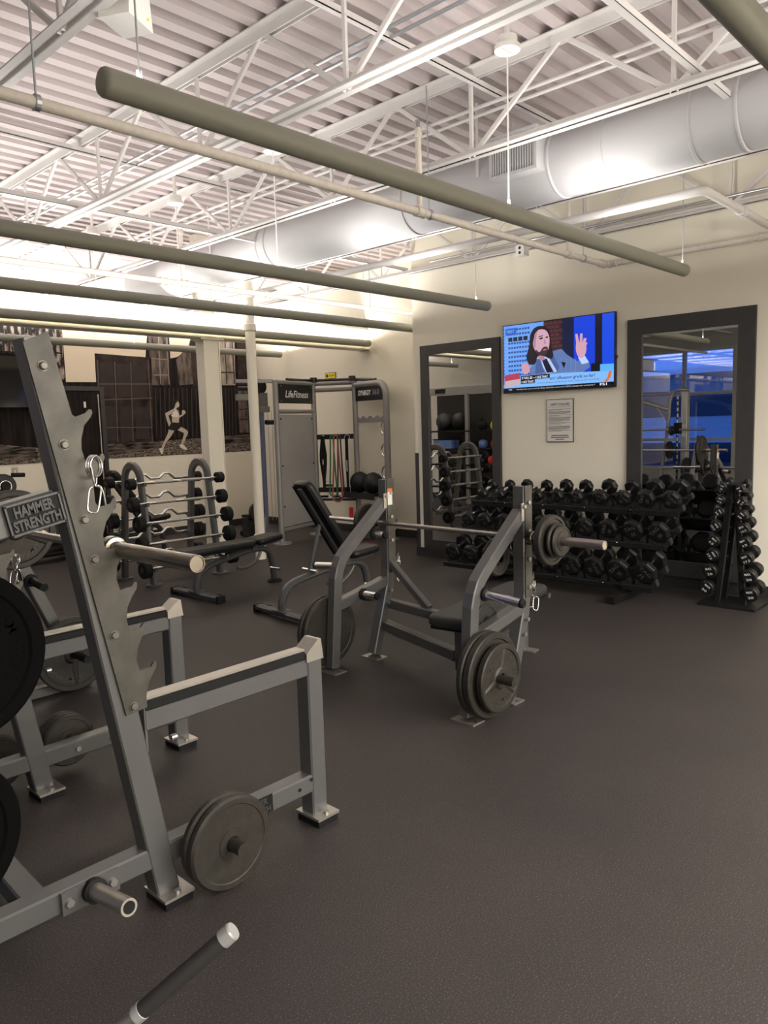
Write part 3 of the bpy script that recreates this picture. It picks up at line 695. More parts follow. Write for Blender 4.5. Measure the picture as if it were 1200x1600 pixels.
mural_material('mural_door', rgb(30, 25, 24), rgb(66, 56, 52), 4, (1, 1, 1))
mural_material('mural_mid', rgb(50, 44, 41), rgb(118, 106, 98), 5, (3, 1, .8))
mural_material('mural_light', rgb(96, 88, 82), rgb(168, 156, 144), 6, (2, 1, .7))
mural_material('mural_mottle', rgb(40, 35, 33), rgb(170, 158, 146), 9, (2.4, 1, .8), (.42, .6))
mural_material('mural_ground', rgb(52, 46, 42), rgb(150, 138, 126), 34, (.6, 1, 1.6), (.38, .66))
mural_material('mural_streak', rgb(24, 21, 20), rgb(110, 100, 92), 5, (.8, 1, 5), (.4, .62))
def mpt(x, y, lay=0): p = PY(x, y, YM); return V(p.x, YM-.0015-.0007*lay, p.z)-mo
def mpoly(pts, material, lay=1, name='printed_panel', sm=False):
    P = [mpt(x, y, lay) for x, y in pts]
    if sm: P = smooth_path(P+[P[0]], 4)[:-1]
    MB().add(P, [tuple(range(len(P)))]).build(name, material, t)
def mlines(segs, material, wd=.02, lay=3, name='printed_line'):
    mb = MB()
    for (x0, y0, x1, y1) in segs:
        a, b = mpt(x0, y0, lay), mpt(x1, y1, lay); d = (b-a).normalized(); s = V(-d.z, 0, d.x)*wd/2
        mb.add([a-s, b-s, b+s, a+s], [(0, 1, 2, 3)])
    o = mb.build(name, material, t); o['kind'] = 'stuff'
MB(mo).bb((mx0, YM-.0015, mz0), (mx1, YM, mz1)).build('print_sheet', 'mural_dark', t)
mpoly([(-60, 495), (97, 510), (99, 553), (-60, 545)], 'mural_mottle'); mpoly([(85, 550), (98, 551), (101, 590), (94, 598), (90, 580)], 'mural_mottle')
mlines([(x, 508+x*.08, x+1, 520+x*.08) for x in range(2, 96, 11)], flat(34, 29, 27), .045)
mlines([(x, 530+x*.05, x+1, 552+x*.05) for x in range(-4, 96, 9)], flat(30, 26, 24), .022)
mpoly([(96.5, 509), (230, 517), (227, 560), (147.5, 552), (150, 597), (103, 597)], flat(222, 208, 184), 2, 'printed_sky')
mpoly([(148, 552), (236, 559), (240, 690), (158, 700)], 'mural_door', 2)
for (a, b, c, d) in ((156, 566, 176, 618), (182, 568, 202, 620), (206, 570, 228, 622), (160, 634, 180, 688), (187, 636, 206, 688), (211, 636, 232, 686)):
    mpoly([(a, b), (c, b+1), (c+2, d), (a+2, d)], 'mural_mid' if False else flat(58, 48, 45, .85, (5, .3, rgb(36, 30, 28))), 3)
mlines([(152, 562, 158, 700), (179, 565, 184, 690), (204, 567, 208, 690), (231, 562, 238, 690), (152, 625, 238, 622), (155, 600, 236, 600), (160, 668, 238, 668)], flat(92, 80, 74), .014, 4)
mpoly([(231, 520), (262, 523), (266, 602), (237, 602)], 'mural_mid', 2); mpoly([(238, 604), (320, 604), (322, 684), (241, 690)], 'mural_dark', 2)
mlines([(x, 606, x+1.5, 684) for x in range(243, 318, 7)], flat(48, 41, 38), .018, 3)
mpoly([(264, 526), (298, 529), (292, 548), (276, 558), (266, 560)], flat(205, 192, 170), 3, 'printed_sky')
mpoly([(275, 562), (289, 545), (300, 535), (304, 600), (280, 602)], 'mural_mid', 3); mpoly([(296, 532), (316, 532), (318, 604), (302, 604)], 'mural_door', 4)
mlines([(247, 522, 251, 600), (260, 522, 264, 600), (236, 560, 262, 562), (240, 586, 264, 586)], flat(140, 128, 118), .014, 4)
mpoly([(336, 524), (366, 526), (368, 602), (342, 602)], 'mural_light', 2); mlines([(351, 526, 354, 600), (362, 526, 366, 600), (343, 582, 366, 582)], flat(44, 38, 36), .02, 4)
mpoly([(370, 526), (400, 528), (400, 600), (372, 602)], 'mural_door', 2)
mpoly([(344, 604), (368, 604), (370, 690), (347, 690)], 'mural_dark', 2); mlines([(x, 606, x+2, 688) for x in range(347, 369, 5)], flat(52, 45, 42), .016, 3)
mpoly([(370, 606), (398, 606), (400, 676), (374, 676)], 'mural_mid', 3); mlines([(372, 624, 398, 622), (374, 640, 398, 638), (374, 656, 398, 654), (386, 608, 389, 674)], flat(34, 29, 27), .02, 4)
mpoly([(-60, 690), (60, 700), (160, 700), (240, 690), (320, 684), (400, 678), (402, 703), (-60, 731)], 'mural_ground', 3, 'printed_ground')
mpoly([(-60, 694), (55, 700), (60, 716), (-60, 722)], 'mural_streak', 4, 'printed_ground'); mpoly([(160, 694), (240, 690), (260, 700), (165, 712)], 'mural_streak', 4, 'printed_ground'); mpoly([(300, 686), (400, 680), (400, 690), (310, 697)], 'mural_streak', 4, 'printed_ground')
# printed runner
skin = flat(188, 172, 156); white = flat(222, 214, 204); dk = flat(16, 14, 14)
r8 = lambda pts: [(240+x/6, 480+y/6) for x, y in pts]
mpoly(r8([(180, 875), (215, 868), (238, 905), (236, 932), (215, 945), (208, 970), (190, 965), (195, 930), (180, 910)]), skin, 6, 'printed_head', True)
mpoly(r8([(172, 885), (195, 866), (225, 876), (205, 905), (195, 935), (180, 925)]), dk, 7, 'printed_hair', True)
mpoly(r8([(185, 955), (225, 965), (238, 1020), (228, 1090), (175, 1085), (172, 1020)]), skin, 6, 'printed_torso', True)
mpoly(r8([(190, 945), (222, 985), (236, 1010), (228, 1030), (165, 1022), (180, 985)]), white, 7, 'printed_top', True)
mpoly(r8([(180, 955), (200, 970), (150, 1010), (138, 1020), (160, 1085), (176, 1105), (160, 1125), (140, 1115), (108, 1005), (125, 985)]), skin, 8, 'printed_arm', True)
mpoly(r8([(228, 1018), (262, 1005), (262, 975), (282, 965), (298, 985), (285, 1005), (255, 1028), (235, 1038)]), skin, 8, 'printed_arm', True)
mpoly(r8([(165, 1080), (230, 1085), (252, 1112), (240, 1140), (190, 1155), (140, 1145), (145, 1115)]), dk, 9, 'printed_shorts', True)
mpoly(r8([(140, 1145), (188, 1150), (165, 1205), (118, 1265), (88, 1335), (68, 1330), (100, 1250), (128, 1190)]), skin, 8, 'printed_leg', True)
mpoly(r8([(240, 1118), (290, 1140), (320, 1172), (300, 1225), (272, 1290), (258, 1285), (275, 1215), (280, 1180), (225, 1150)]), skin, 8, 'printed_leg', True)
mpoly(r8([(48, 1325), (75, 1320), (90, 1345), (75, 1380), (60, 1355)]), white, 9, 'printed_shoe', True); mpoly(r8([(240, 1290), (270, 1285), (308, 1325), (300, 1338), (250, 1315)]), white, 9, 'printed_shoe', True)

# black door with frame in the mural
dx0, dx1, dzt = 4.36, 5.17, 2.21
do = V((dx0+dx1)/2, YM, 0)
t = thing('door_1', 'black door set into the mural', None, do, kind='structure')
for a, b in (((dx0, YM-.03, 0), (dx0+.06, YM, dzt)), ((dx1-.06, YM-.03, 0), (dx1, YM, dzt)), ((dx0+.06, YM-.03, dzt-.06), (dx1-.06, YM, dzt))): MB(do).bb(a, b).build('door_frame', 'mirror_frame', t)
MB(do).bb((dx0+.06, YM-.02, 0), (dx1-.06, YM-.004, dzt-.06)).build('door_leaf', 'mural_dark', t)
MB(do).bb((dx1-.10, YM-.034, .1), (dx1-.085, YM-.02, 2.1)).build('door_edge_strip', 'chrome', t)
MB(do).bb((dx1-.30, YM-.022, 1.92), (dx1-.27, YM-.02, 2.0)).build('door_sticker', 'paper', t)
o = V(3.95, YM, 2.26); t = thing('television', 'switched-off black television on the mural wall at far left', 'television', o)
MB().bb((-.52, -.07, -.335), (.29, -.03, .335)).build('screen_panel', 'gloss_black', t); MB().bb((-.3, -.03, -.15), (.1, -.01, .15)).build('wall_bracket', 'rack_black', t)
o = PY(23, 737, YM); t = thing('light_switch', 'small metal switch plate below the mural', 'switch', (o.x, YM, o.z))
MB().bb((-.04, -.006, -.055), (.04, 0, .055)).build('plate', 'switch', t); MB().bb((-.01, -.012, -.02), (.01, -.006, .02)).build('toggle', 'paper', t)
o = PX(517, 587, XR); t = thing('yellow_sign', 'small yellow sign on the wall above the training frame', 'sign', (XR, o.y, o.z))
MB().bb((-.008, -.115, -.045), (0, .115, .045)).build('plate', 'ink', t); MB().bb((-.0095, -.105, -.037), (-.008, .105, .037)).build('face', 'yellow', t)
MB().bb((-.0105, .05, -.022), (-.0095, .095, .022)).build('symbol', 'ink', t)
mb = MB()
for k in (0, 1): mb.bb((-.0102, -.09, -.012+.017*k), (-.0095, .035, -.005+.017*k))
o = mb.build('text_lines', 'ink', t); o['kind'] = 'stuff'

# ================================================================== PLATES, BARBELLS, CLIPS
# every plate / bar is modelled with its axis along local Y, centred on its own middle
def plate(label, cat, loc, r, th, style='disc', axis_rot=0.0, group=None, material='iron_plate', text=None, num=None, spin=0.0, face=-1):
    """style: disc (plain, ring groove), rim (recessed web), spoke (three spokes + lettering), bumper"""
    t = thing('weight_plate', label, cat, loc, axis_rot, group)
    h = th/2; hr = .026
    if style == 'bumper':
        pf = [(hr, -h), (.10, -h), (.105, -h+.006), (r*.80, -h+.006), (r*.83, -h), (r-.012, -h), (r, -h+.012), (r, h-.012), (r-.012, h), (r*.83, h), (r*.80, h-.006), (.105, h-.006), (.10, h), (hr, h)]
    elif style == 'disc':
        pf = [(hr, -h), (hr*2, -h), (hr*2.05, -h+.003), (r*.82, -h+.003), (r*.84, -h), (r-.008, -h), (r, -h+.008), (r, h-.008), (r-.008, h), (r*.84, h), (r*.82, h-.003), (hr*2.05, h-.003), (hr*2, h), (hr, h)]
    else:
        w_ = .30*th
        pf = [(hr, -h), (hr*1.9, -h), (hr*2.3, -w_), (r*.83, -w_), (r*.86, -h), (r-.006, -h), (r, -h+.006), (r, h-.006), (r-.006, h), (r*.86, h), (r*.83, w_), (hr*2.3, w_), (hr*1.9, h), (hr, h)]
    part('disc', material, t, lambda m_: m_.lathe(pf, (0, 0, 0), (0, 1, 0), 48 if r > .12 else 32, False, True))
    ex, ey = V(-face, 0, 0)*-1 if face < 0 else V(-1, 0, 0), V(0, 0, 1)
    ex = V(1, 0, 0) if face < 0 else V(-1, 0, 0)
    yf = face*h
    if style == 'spoke':
        for k in range(3):
            a = spin+2*PI*k/3; d = ex*math.cos(a)+ey*math.sin(a); s = ex*-math.sin(a)+ey*math.cos(a); n_ = ex.cross(ey)
            b0 = d*hr*1.7; b1 = d*r*.85; zf = V(0, yf*.62, 0); zt = V(0, yf*.94, 0)
            part('spoke', material, t, lambda m_: m_.add([b0+s*.020+zf, b0-s*.020+zf, b1-s*.011+zf, b1+s*.011+zf, b0+s*.004+zt, b0-s*.004+zt, b1-s*.002+zt, b1+s*.002+zt],
                 [(0, 1, 5, 4), (1, 2, 6, 5), (2, 3, 7, 6), (3, 0, 4, 7), (4, 5, 6, 7), (3, 2, 1, 0)]))
    if text:
        yl = yf*.62 if style in ('spoke', 'rim') else yf*(1-.004/h) if style == 'disc' else yf*.82
        mb = MB()
        lm = 'iron_letter' if material == 'iron_plate' else 'bumper' if style == 'bumper' else 'iron_dark_letter'
        for (s, am) in text: mb = MB(); arc_text(mb, s, V(0, yl, 0), ex, ey, r*.68, am, r*.21, .20, .012); mb.build('lettering', lm, t)
        if num: mb = MB(); put_text(mb, num, V(0, yl, 0)+ex*-.30*r+ey*.33*r, ex, ey, r*.2, .015, extrude=.03); mb.build('weight_number', lm, t)
    return t
def barbell(label, loc, rotz=0.0, shaft=1.31, sleeve=.42, step=None, shaft_m='bar_steel', sleeve_m='bar_steel'):
    """olympic bar along local Y"""
    t = thing('barbell', label, 'barbell', loc, rotz)
    part('shaft', shaft_m, t, lambda m_: m_.cyl((0, -shaft/2, 0), (0, shaft/2, 0), .0145, 16))
    for s in (-1, 1):
        a = s*shaft/2
        part('collar', 'sleeve_steel', t, lambda m_: m_.lathe([(.014, 0), (.034, .003), (.040, .009), (.040, .036), (.036, .042), (.0255, .044)], (0, a-s*.034, 0), (0, s, 0), 24))
        if step and s > 0:
            part('sleeve', sleeve_m, t, lambda m_: m_.cyl((0, a, 0), (0, a+step, 0), .025, 20)); part('sleeve_end', 'chrome', t, lambda m_: m_.cyl((0, a+step, 0), (0, a+sleeve, 0), .014, 16))
        else:
            part('sleeve', sleeve_m, t, lambda m_: m_.lathe([(.025, 0), (.025, sleeve-.003), (.0235, sleeve), (.021, sleeve), (.020, sleeve-.003), (1e-5, sleeve-.003)], (0, a, 0), (0, s, 0), 28))
    return t
def spring_clip(label, loc, rx=0.0, rz=0.0):
    """coil with two squeezed wire handles hanging below"""
    t = thing('spring_clip', label, 'spring clip', loc); t.rotation_euler = (rx, 0, rz); t.scale = (1.12, 1.12, 1.12)
    R = .0275; wr = .0026; pts = []
    for i in range(3*16+1):
        a = PI/2+2*PI*i/16; pts.append(V(R*math.cos(a), -.010+.0065*i/16, R*math.sin(a)))
    part('coil', 'chrome', t, lambda m_: m_.tube(pts, wr, 6))
    for s in (-1, 1):
        y = s*.011; q = [V(s*R, y, 0), V(s*.022, y, -.035), V(s*.016, y, -.05), V(s*.012, y+s*.012, -.055), V(s*.018, y+s*.016, -.07), V(s*.030, y+s*.012, -.115), V(s*.036, y, -.118), V(s*.040, y-s*.010, -.108), V(s*.028, y-s*.010, -.062), V(s*.020, y-s*.004, -.052)]
        part('handle_loop', 'chrome', t, lambda m_: m_.tube(smooth_path(q, 4), wr, 6))
    return t
def bolt_head(parent, p, d, r=.011, name='bolt'):
    p, d = Vector(p), Vector(d).normalized()
    part(name, 'bolt', parent, lambda m_: m_.lathe([(r*1.5, 0), (r*1.5, .002), (r, .002), (r*.95, .010), (r*.7, .012), (1e-5, .012)], p, d, 6 if r > .008 else 8))
def peg(parent, p0, p1, r=.024, m_='chrome', cap='rubber', name='storage_peg'):
    p0, p1 = Vector(p0), Vector(p1); d = (p1-p0).normalized()
    o = part(name, m_, parent, lambda b: b.cyl(p0, p1-d*.02, r, 18))
    part('peg_cap', cap, o, lambda b: b.lathe([(r+.001, 0), (r+.001, .012), (r*.8, .02), (1e-5, .021)], p1-d*.02, d, 18))
    part('peg_washer', 'rubber', o, lambda b: b.cyl(p0, p0+d*.014, r*1.55, 20))
    return o

# ================================================================== SQUAT RACK (front left)
RO = V(1.25, 2.70, 0)
rack = thing('squat_rack', 'grey steel squat rack with worn hook plates at front left', 'squat rack', RO)
YS = 2.16; TW = .075
def rp(name, material, fn, parent=None):
    mb = MB(RO); fn(mb); return mb.build(name, material, parent or rack)
def side_frame(dx, dy, near):
    D = V(dx, dy, 0); yc = YS+TW/2
    def at(x, z): return V(x, yc, z)+D
    ux0, uz0, ux1, uz1 = 1.205, .035, .912, 1.825                       # leaning upright (centre line)
    up = rp('upright', 'frame_grey', lambda m: m.bar(at(ux0, uz0), at(ux1, uz1), TW+.005, TW, (0, 1, 0), .005))
    # hook plate traced in the side plane
    px = [(72, 518), (110.6, 648), (116, 651.5), (131, 646), (137, 639.5), (141, 640), (142.5, 645), (139.7, 652), (129.4, 665), (125, 687), (125.6, 702.5), (131, 719), (137, 721.5), (152, 716), (156, 709), (160, 709), (162, 715), (158, 724), (148, 744), (144.4, 762), (147, 785),
          (153, 792.5), (170, 787), (175, 778), (178.5, 778), (180, 786), (176, 796), (164, 815), (159, 835), (161, 852), (167, 859), (184, 854), (190, 846), (194, 846), (195, 853), (191, 862), (181, 885), (180, 905), (186, 922), (203, 916.5), (208, 909), (212, 909), (212, 918), (204, 932), (197, 949), (196, 968), (201, 986), (218, 980), (223, 972), (227, 972), (227, 981), (219, 996), (213, 1014), (212, 1033), (216.5, 1047.5), (234, 1041.5), (238.5, 1033), (242.5, 1033), (242, 1042), (235, 1056), (230, 1068), (227, 1086), (228, 1104), (196, 1118), (34, 535)]
    pts = [PY(x, y, YS) for x, y in px]
    hp = rp('hook_plate', 'hook_steel', lambda m: m.prism3([V(p.x, YS-.008, p.z)+D for p in pts], (0, .008, 0)))
    for (x, y) in ((65, 572), (98, 695), (130, 812), (146, 874), (177, 992), (207, 1103)):
        q = PY(x, y, YS); mb = MB(RO); mb.lathe([(.016, 0), (.016, .002), (.0125, .002), (.012, .010), (.009, .012), (1e-5, .012)], V(q.x, YS-.008, q.z)+D, (0, -1, 0), 8); mb.build('bolt', 'bolt_dark', hp)
    # base beam, front post, safety
    rp('base_beam', 'frame_grey', lambda m: m.bar(at(.20, .17), at(1.19, .17), TW*.92, TW*.96))
    fb = rp('base_beam', 'frame_grey', lambda m: m.bar(at(1.19, .165), at(1.85, .165), TW*.92, TW*.96))
    rp('front_post', 'frame_grey', lambda m: m.bar(at(1.882, .03), at(1.882, .66), TW, TW, (0, 1, 0)))
    rp('post_cap', 'worn_steel', lambda m: m.prism3([V(1.84, yc-.04, .655)+D, V(1.925, yc-.04, .655)+D, V(1.915, yc-.04, .735)+D, V(1.90, yc-.04, .735)+D, V(1.84, yc-.04, .69)+D], (0, .08, 0)))
    sf = rp('safety_bar', 'frame_grey', lambda m: m.bar(at(1.165, .632), at(1.845, .632), TW*.85, .07))
    rp('wear_strip', 'rubber', lambda m: m.bar(at(1.165, .680), at(1.84, .680), TW*.88, .034), sf)
    rp('wear_plate', 'worn_steel', lambda m: m.bar(at(1.165, .702), at(1.84, .702), TW*.75, .010, c=.003), sf)
    rp('rear_strut', 'frame_grey', lambda m: m.bar(at(.36, .20), at(.67, 1.30), TW, TW, (0, 1, 0)))
    rp('top_link', 'frame_grey', lambda m: m.bar(at(.62, 1.285), at(.935, 1.348), TW*.9, .095))
    for (fx, tilt) in ((1.215, 0), (1.882, 0), (.24, 0)):
        ft = rp('foot', 'worn_steel', lambda m: m.bb(V(fx-.055, yc-.085, .028)+D, V(fx+.055, yc+.05, .038)+D))
        rp('foot_pad', 'rubber', lambda m: m.bb(V(fx-.05, yc-.08, 0)+D, V(fx+.05, yc+.045, .028)+D), ft)
        rp('foot_bolt', 'bolt', lambda m: m.lathe([(.012, 0), (.012, .008), (.006, .010), (1e-5, .010)], V(fx+.005, yc-.062, .038)+D, (0, 0, 1), 8), ft)
    rp('gusset_bolt', 'bolt', lambda m: m.cyl(V(1.255, yc-.02, .545)+D, V(1.275, yc-.02, .545)+D, .011, 8))
    rp('gusset', 'frame_grey', lambda m: m.bb(V(1.16, yc-.03, .53)+D, V(1.168, yc+.03, .70)+D))
    for k in (0, 1): rp('beam_bolt', 'bolt', lambda m: m.cyl(at(1.36+.16*k, .165)-V(0, TW/2+.006, 0), at(1.36+.16*k, .165)-V(0, TW/2, 0), .011, 10), fb)
    for x, z in ((1.78, .165), (1.84, .185)): rp('bolt_hole', 'rubber', lambda m: m.cyl(at(x, z)-V(0, TW/2+.0012, 0), at(x, z)-V(0, TW/2, 0), .007, 10), fb)
    if near:
        # raised badge on the top link
        a, b = V(.80, YS-.0, 1.3195), V(.935, YS-.0, 1.3465); ex = (b-a).normalized(); ey = V(-ex.z, 0, ex.x); c = (a+b)/2
        bd = rp('badge', 'rubber', lambda m: m.box(c+V(0, -.002, 0), (.155, .012, .088), ex, (0, 1, 0)))
        for w_, (ox, oy, sx, sy) in enumerate(((0, .042, .155, .006), (0, -.042, .155, .006), (-.0755, 0, .005, .088), (.0755, 0, .005, .088))):
            rp('badge_rim', 'frame_dark', lambda m: m.box(c+V(0, -.009, 0)+ex*ox+ey*oy, (sx, .006, sy), ex, (0, 1, 0)), bd)
        for s, o_, w_ in (('HAMMER', .019, .112), ('STRENGTH', -.019, .135)):
            mb = MB(RO); fit_text(mb, s, c+ey*o_+V(0, -.0105, 0), ex, ey, w_, .032, .035, extrude=.06); mb.build('badge_lettering', 'badge_grey', bd)
        c = V(1.56, YS, .172); bd = rp('badge', 'rubber', lambda m: m.box(c+V(0, -.0015, 0), (.17, .003, .068)))
        for s, o_, w_ in (('HAMMER', .016, .125), ('STRENGTH', -.016, .15)):
            mb = MB(RO); fit_text(mb, s, c+V(0, -.0035, o_), (1, 0, 0), (0, 0, 1), w_, .025, .03); mb.build('badge_lettering', 'badge_grey', bd)
        # empty storage peg with bolted flange
        fl = rp('peg_flange', 'frame_grey', lambda m: m.bb((.85, YS-.012, .135), (1.03, YS, .205)))
        for x in (.872, 1.008): rp('flange_bolt', 'bolt', lambda m: m.cyl((x, YS-.022, .17), (x, YS-.012, .17), .013, 6), fl)
        peg_ = rp('storage_peg', 'worn_steel', lambda m: m.cyl((.945, YS-.012, .175), (.945, YS-.235, .215), .025, 22))
        rp('peg_washer', 'rubber', lambda m: m.cyl((.945, YS-.012, .175), (.945, YS-.035, .179), .037, 22), peg_)
        rp('peg_socket', 'rubber', lambda m: m.cyl((.945, YS-.2351, .215), (.945, YS-.2365, .2152), .018, 18), peg_)
    s = -1 if near else 1
    y0 = yc+s*TW/2
    def sp(x, z, ln): rp('storage_peg', 'worn_steel', lambda m: m.cyl(V(x, y0, z)+D, V(x, y0+s*ln, z)+D, .0235, 18))
    rp('storage_peg', 'iron_plate', lambda m: m.cyl(V(1.385, y0, .165)+D, V(1.385, y0+s*.175, .165)+D, .0235, 18))
    sp(.585, 1.01, .20); sp(.485, .56, .20)
side_frame(0, 0, True)
side_frame(.04, 1.06, False)
rp('rear_cross_beam', 'frame_grey', lambda m: m.bar((.80, YS+TW, .165), (.84, YS+1.06, .165), TW, TW*.9))
rp('top_cross_beam', 'frame_grey', lambda m: m.bar((.64, YS+TW, 1.26), (.68, YS+1.06, 1.26), TW, TW))
barbell('empty steel barbell resting in the squat rack hooks', (1.118, 2.855, 1.195), 0, 1.31, .455, sleeve_m='sleeve_steel')
plate('outer brown iron plate on the low peg of the squat rack', 'weight plate', (1.385, 2.062, .165), .16, .034, 'disc', group='plates stored on the squat rack')
plate('inner brown iron plate behind another on the squat rack low peg', 'weight plate', (1.385, 2.105, .165), .158, .034, 'disc', group='plates stored on the squat rack')
plate('large black bumper plate on the upper rear peg at the left edge', 'weight plate', (.585, 2.035, 1.01), .225, .065, 'bumper', group='plates stored on the squat rack', material='bumper', text=[('HAMPTON', .15)])
plate('large black bumper plate on the lower rear peg at the left edge', 'weight plate', (.485, 2.035, .56), .225, .065, 'bumper', group='plates stored on the squat rack', material='bumper')
q = PY(107, 1155, 3.42)
for k, (lb, yy) in enumerate((('front', 3.375), ('middle', 3.41), ('rear', 3.445))):
    plate(lb+' one of three small plates on far side of squat rack', 'weight plate', (1.425, yy, .155), .118, .030, 'disc', group='small plates on the far squat rack peg')
plate('small plate low at the left edge beyond the squat rack', 'weight plate', (.525, 3.42, .56), .225, .05, 'disc', group='plates stored on the squat rack')
plate('brown plate partly cut by left edge on the far rack side', 'weight plate', (1.12, 3.43, .14), .125, .05, 'disc', group='plates stored on the squat rack')
q = PY(150, 722, 2.12); spring_clip('chrome spring clip hanging on the second hook of the squat rack', (q.x, 2.135, q.z-.012), 0, .5)

# ================================================================== SECOND PRESS STATION (behind squat rack, left edge)
IO = V(1.75, 5.0, 0)
inc = thing('incline_press_station', 'grey incline press station with loaded bar at far left', 'weight bench', IO)
def ip(name, material, fn): mb = MB(IO); fn(mb); return mb.build(name, material, inc)
for yy in (4.50, 5.60):
    ip('leaning_beam', 'frame_grey', lambda m: m.bar((1.58, yy, 1.12), (1.90, yy, .34), .07, .07, (0, 1, 0)))
    ip('base_runner', 'frame_grey', lambda m: m.bar((1.0, yy, .04), (2.06, yy, .04), .07, .06))
    ip('lower_post', 'frame_grey', lambda m: m.bar((1.90, yy, .36), (2.0, yy, .05), .07, .07, (0, 1, 0)))
    ip('upright', 'frame_grey', lambda m: m.bar((1.35, yy, .06), (1.50, yy, 1.25), .07, .07, (0, 1, 0)))
    ip('bar_hook', 'hook_steel', lambda m: m.prism3([(1.50, yy-.03, .90), (1.70, yy-.03, .96), (1.70, yy-.03, 1.03), (1.68, yy-.03, .99), (1.62, yy-.03, .97), (1.56, yy-.03, 1.02)], (0, .006, 0)))
ip('cross_beam', 'frame_grey', lambda m: m.bar((1.2, 4.53, .06), (1.2, 5.57, .06), .07, .06))
ip('seat_pad', 'vinyl', lambda m: m.pad((1.05, 5.05, .42), .42, .30, .07)); ip('seat_post', 'frame_grey', lambda m: m.bar((1.1, 5.05, .05), (1.1, 5.05, .39), .07, .07))
q = PY(62, 915, 4.46); ip('storage_peg', 'rubber', lambda m: m.cyl((1.74, 4.465, .72), (1.74, 4.28, .70), .023, 16)); ip('peg_washer', 'rubber', lambda m: m.cyl((1.74, 4.465, .72), (1.74, 4.45, .719), .037, 16))
ip('storage_peg', 'rubber', lambda m: m.cyl((1.93, 4.465, .245), (1.93, 4.22, .245), .023, 16))
barbell('loaded barbell on the incline station at far left', (1.655, 5.05, 1.03), 0, 1.2, .42)
plate('tan rimmed iron plate on incline station bar above the barbell sleeve', 'weight plate', (1.655, 4.41, 1.03), .225, .035, 'spoke', text=[('HAMPTON', 2.4), ('BARBELL', .6), ('COMPANY', -1.2)], spin=PI/2, group='plates on the incline station')
plate('large spoked iron plate leaning low behind the squat rack safety bars', 'weight plate', (1.93, 4.41, .245), .225, .035, 'spoke', text=[('HAMPTON', .1), ('BARBELL', 2.2), ('COMPANY', -2.0)], num='45', spin=.55, material='iron_dark', group='plates on the incline station')
q = PY(8, 868, 4.3); spring_clip('chrome spring clip at left edge on incline station', (1.60, 4.30, .88), 0, .4)
ip('clip_hook', 'bolt', lambda m: m.cyl((1.60, 4.28, .905), (1.60, 4.47, .905), .006, 8))
# small machine end at the left edge, mid height
q = PY(5, 760, 6.4)
t = thing('cable_machine_arm', 'dark plate and handle of a machine at the left edge', 'machine', (q.x, 6.4, 0))
part('disc', 'iron_dark', t, lambda m: m.lathe([(.02, -.02), (.09, -.02), (.10, -.012), (.10, .012), (.09, .02), (.02, .02)], (0, 0, q.z), (0, 1, 0), 32, False, True))
part('handle', 'rubber', t, lambda m: m.cyl((.05, -.06, q.z+.09), (.15, -.06, q.z+.085), .018, 12)); part('hub', 'rubber', t, lambda m: m.cyl((0, -.06, q.z), (0, .02, q.z), .035, 16))
part('ring', 'chrome', t, lambda m: m.tube(arc((0, -.05, q.z), .045, -.6, 3.6, 16, (1, 0, 0), (0, 0, 1)), .005, 6))
part('post', 'frame_grey', t, lambda m: m.bar((-.05, .06, 0), (-.05, .06, q.z+.2), .08, .08)); part('base', 'frame_grey', t, lambda m: m.bb((-.3, 0, 0), (.12, .14, .04)))

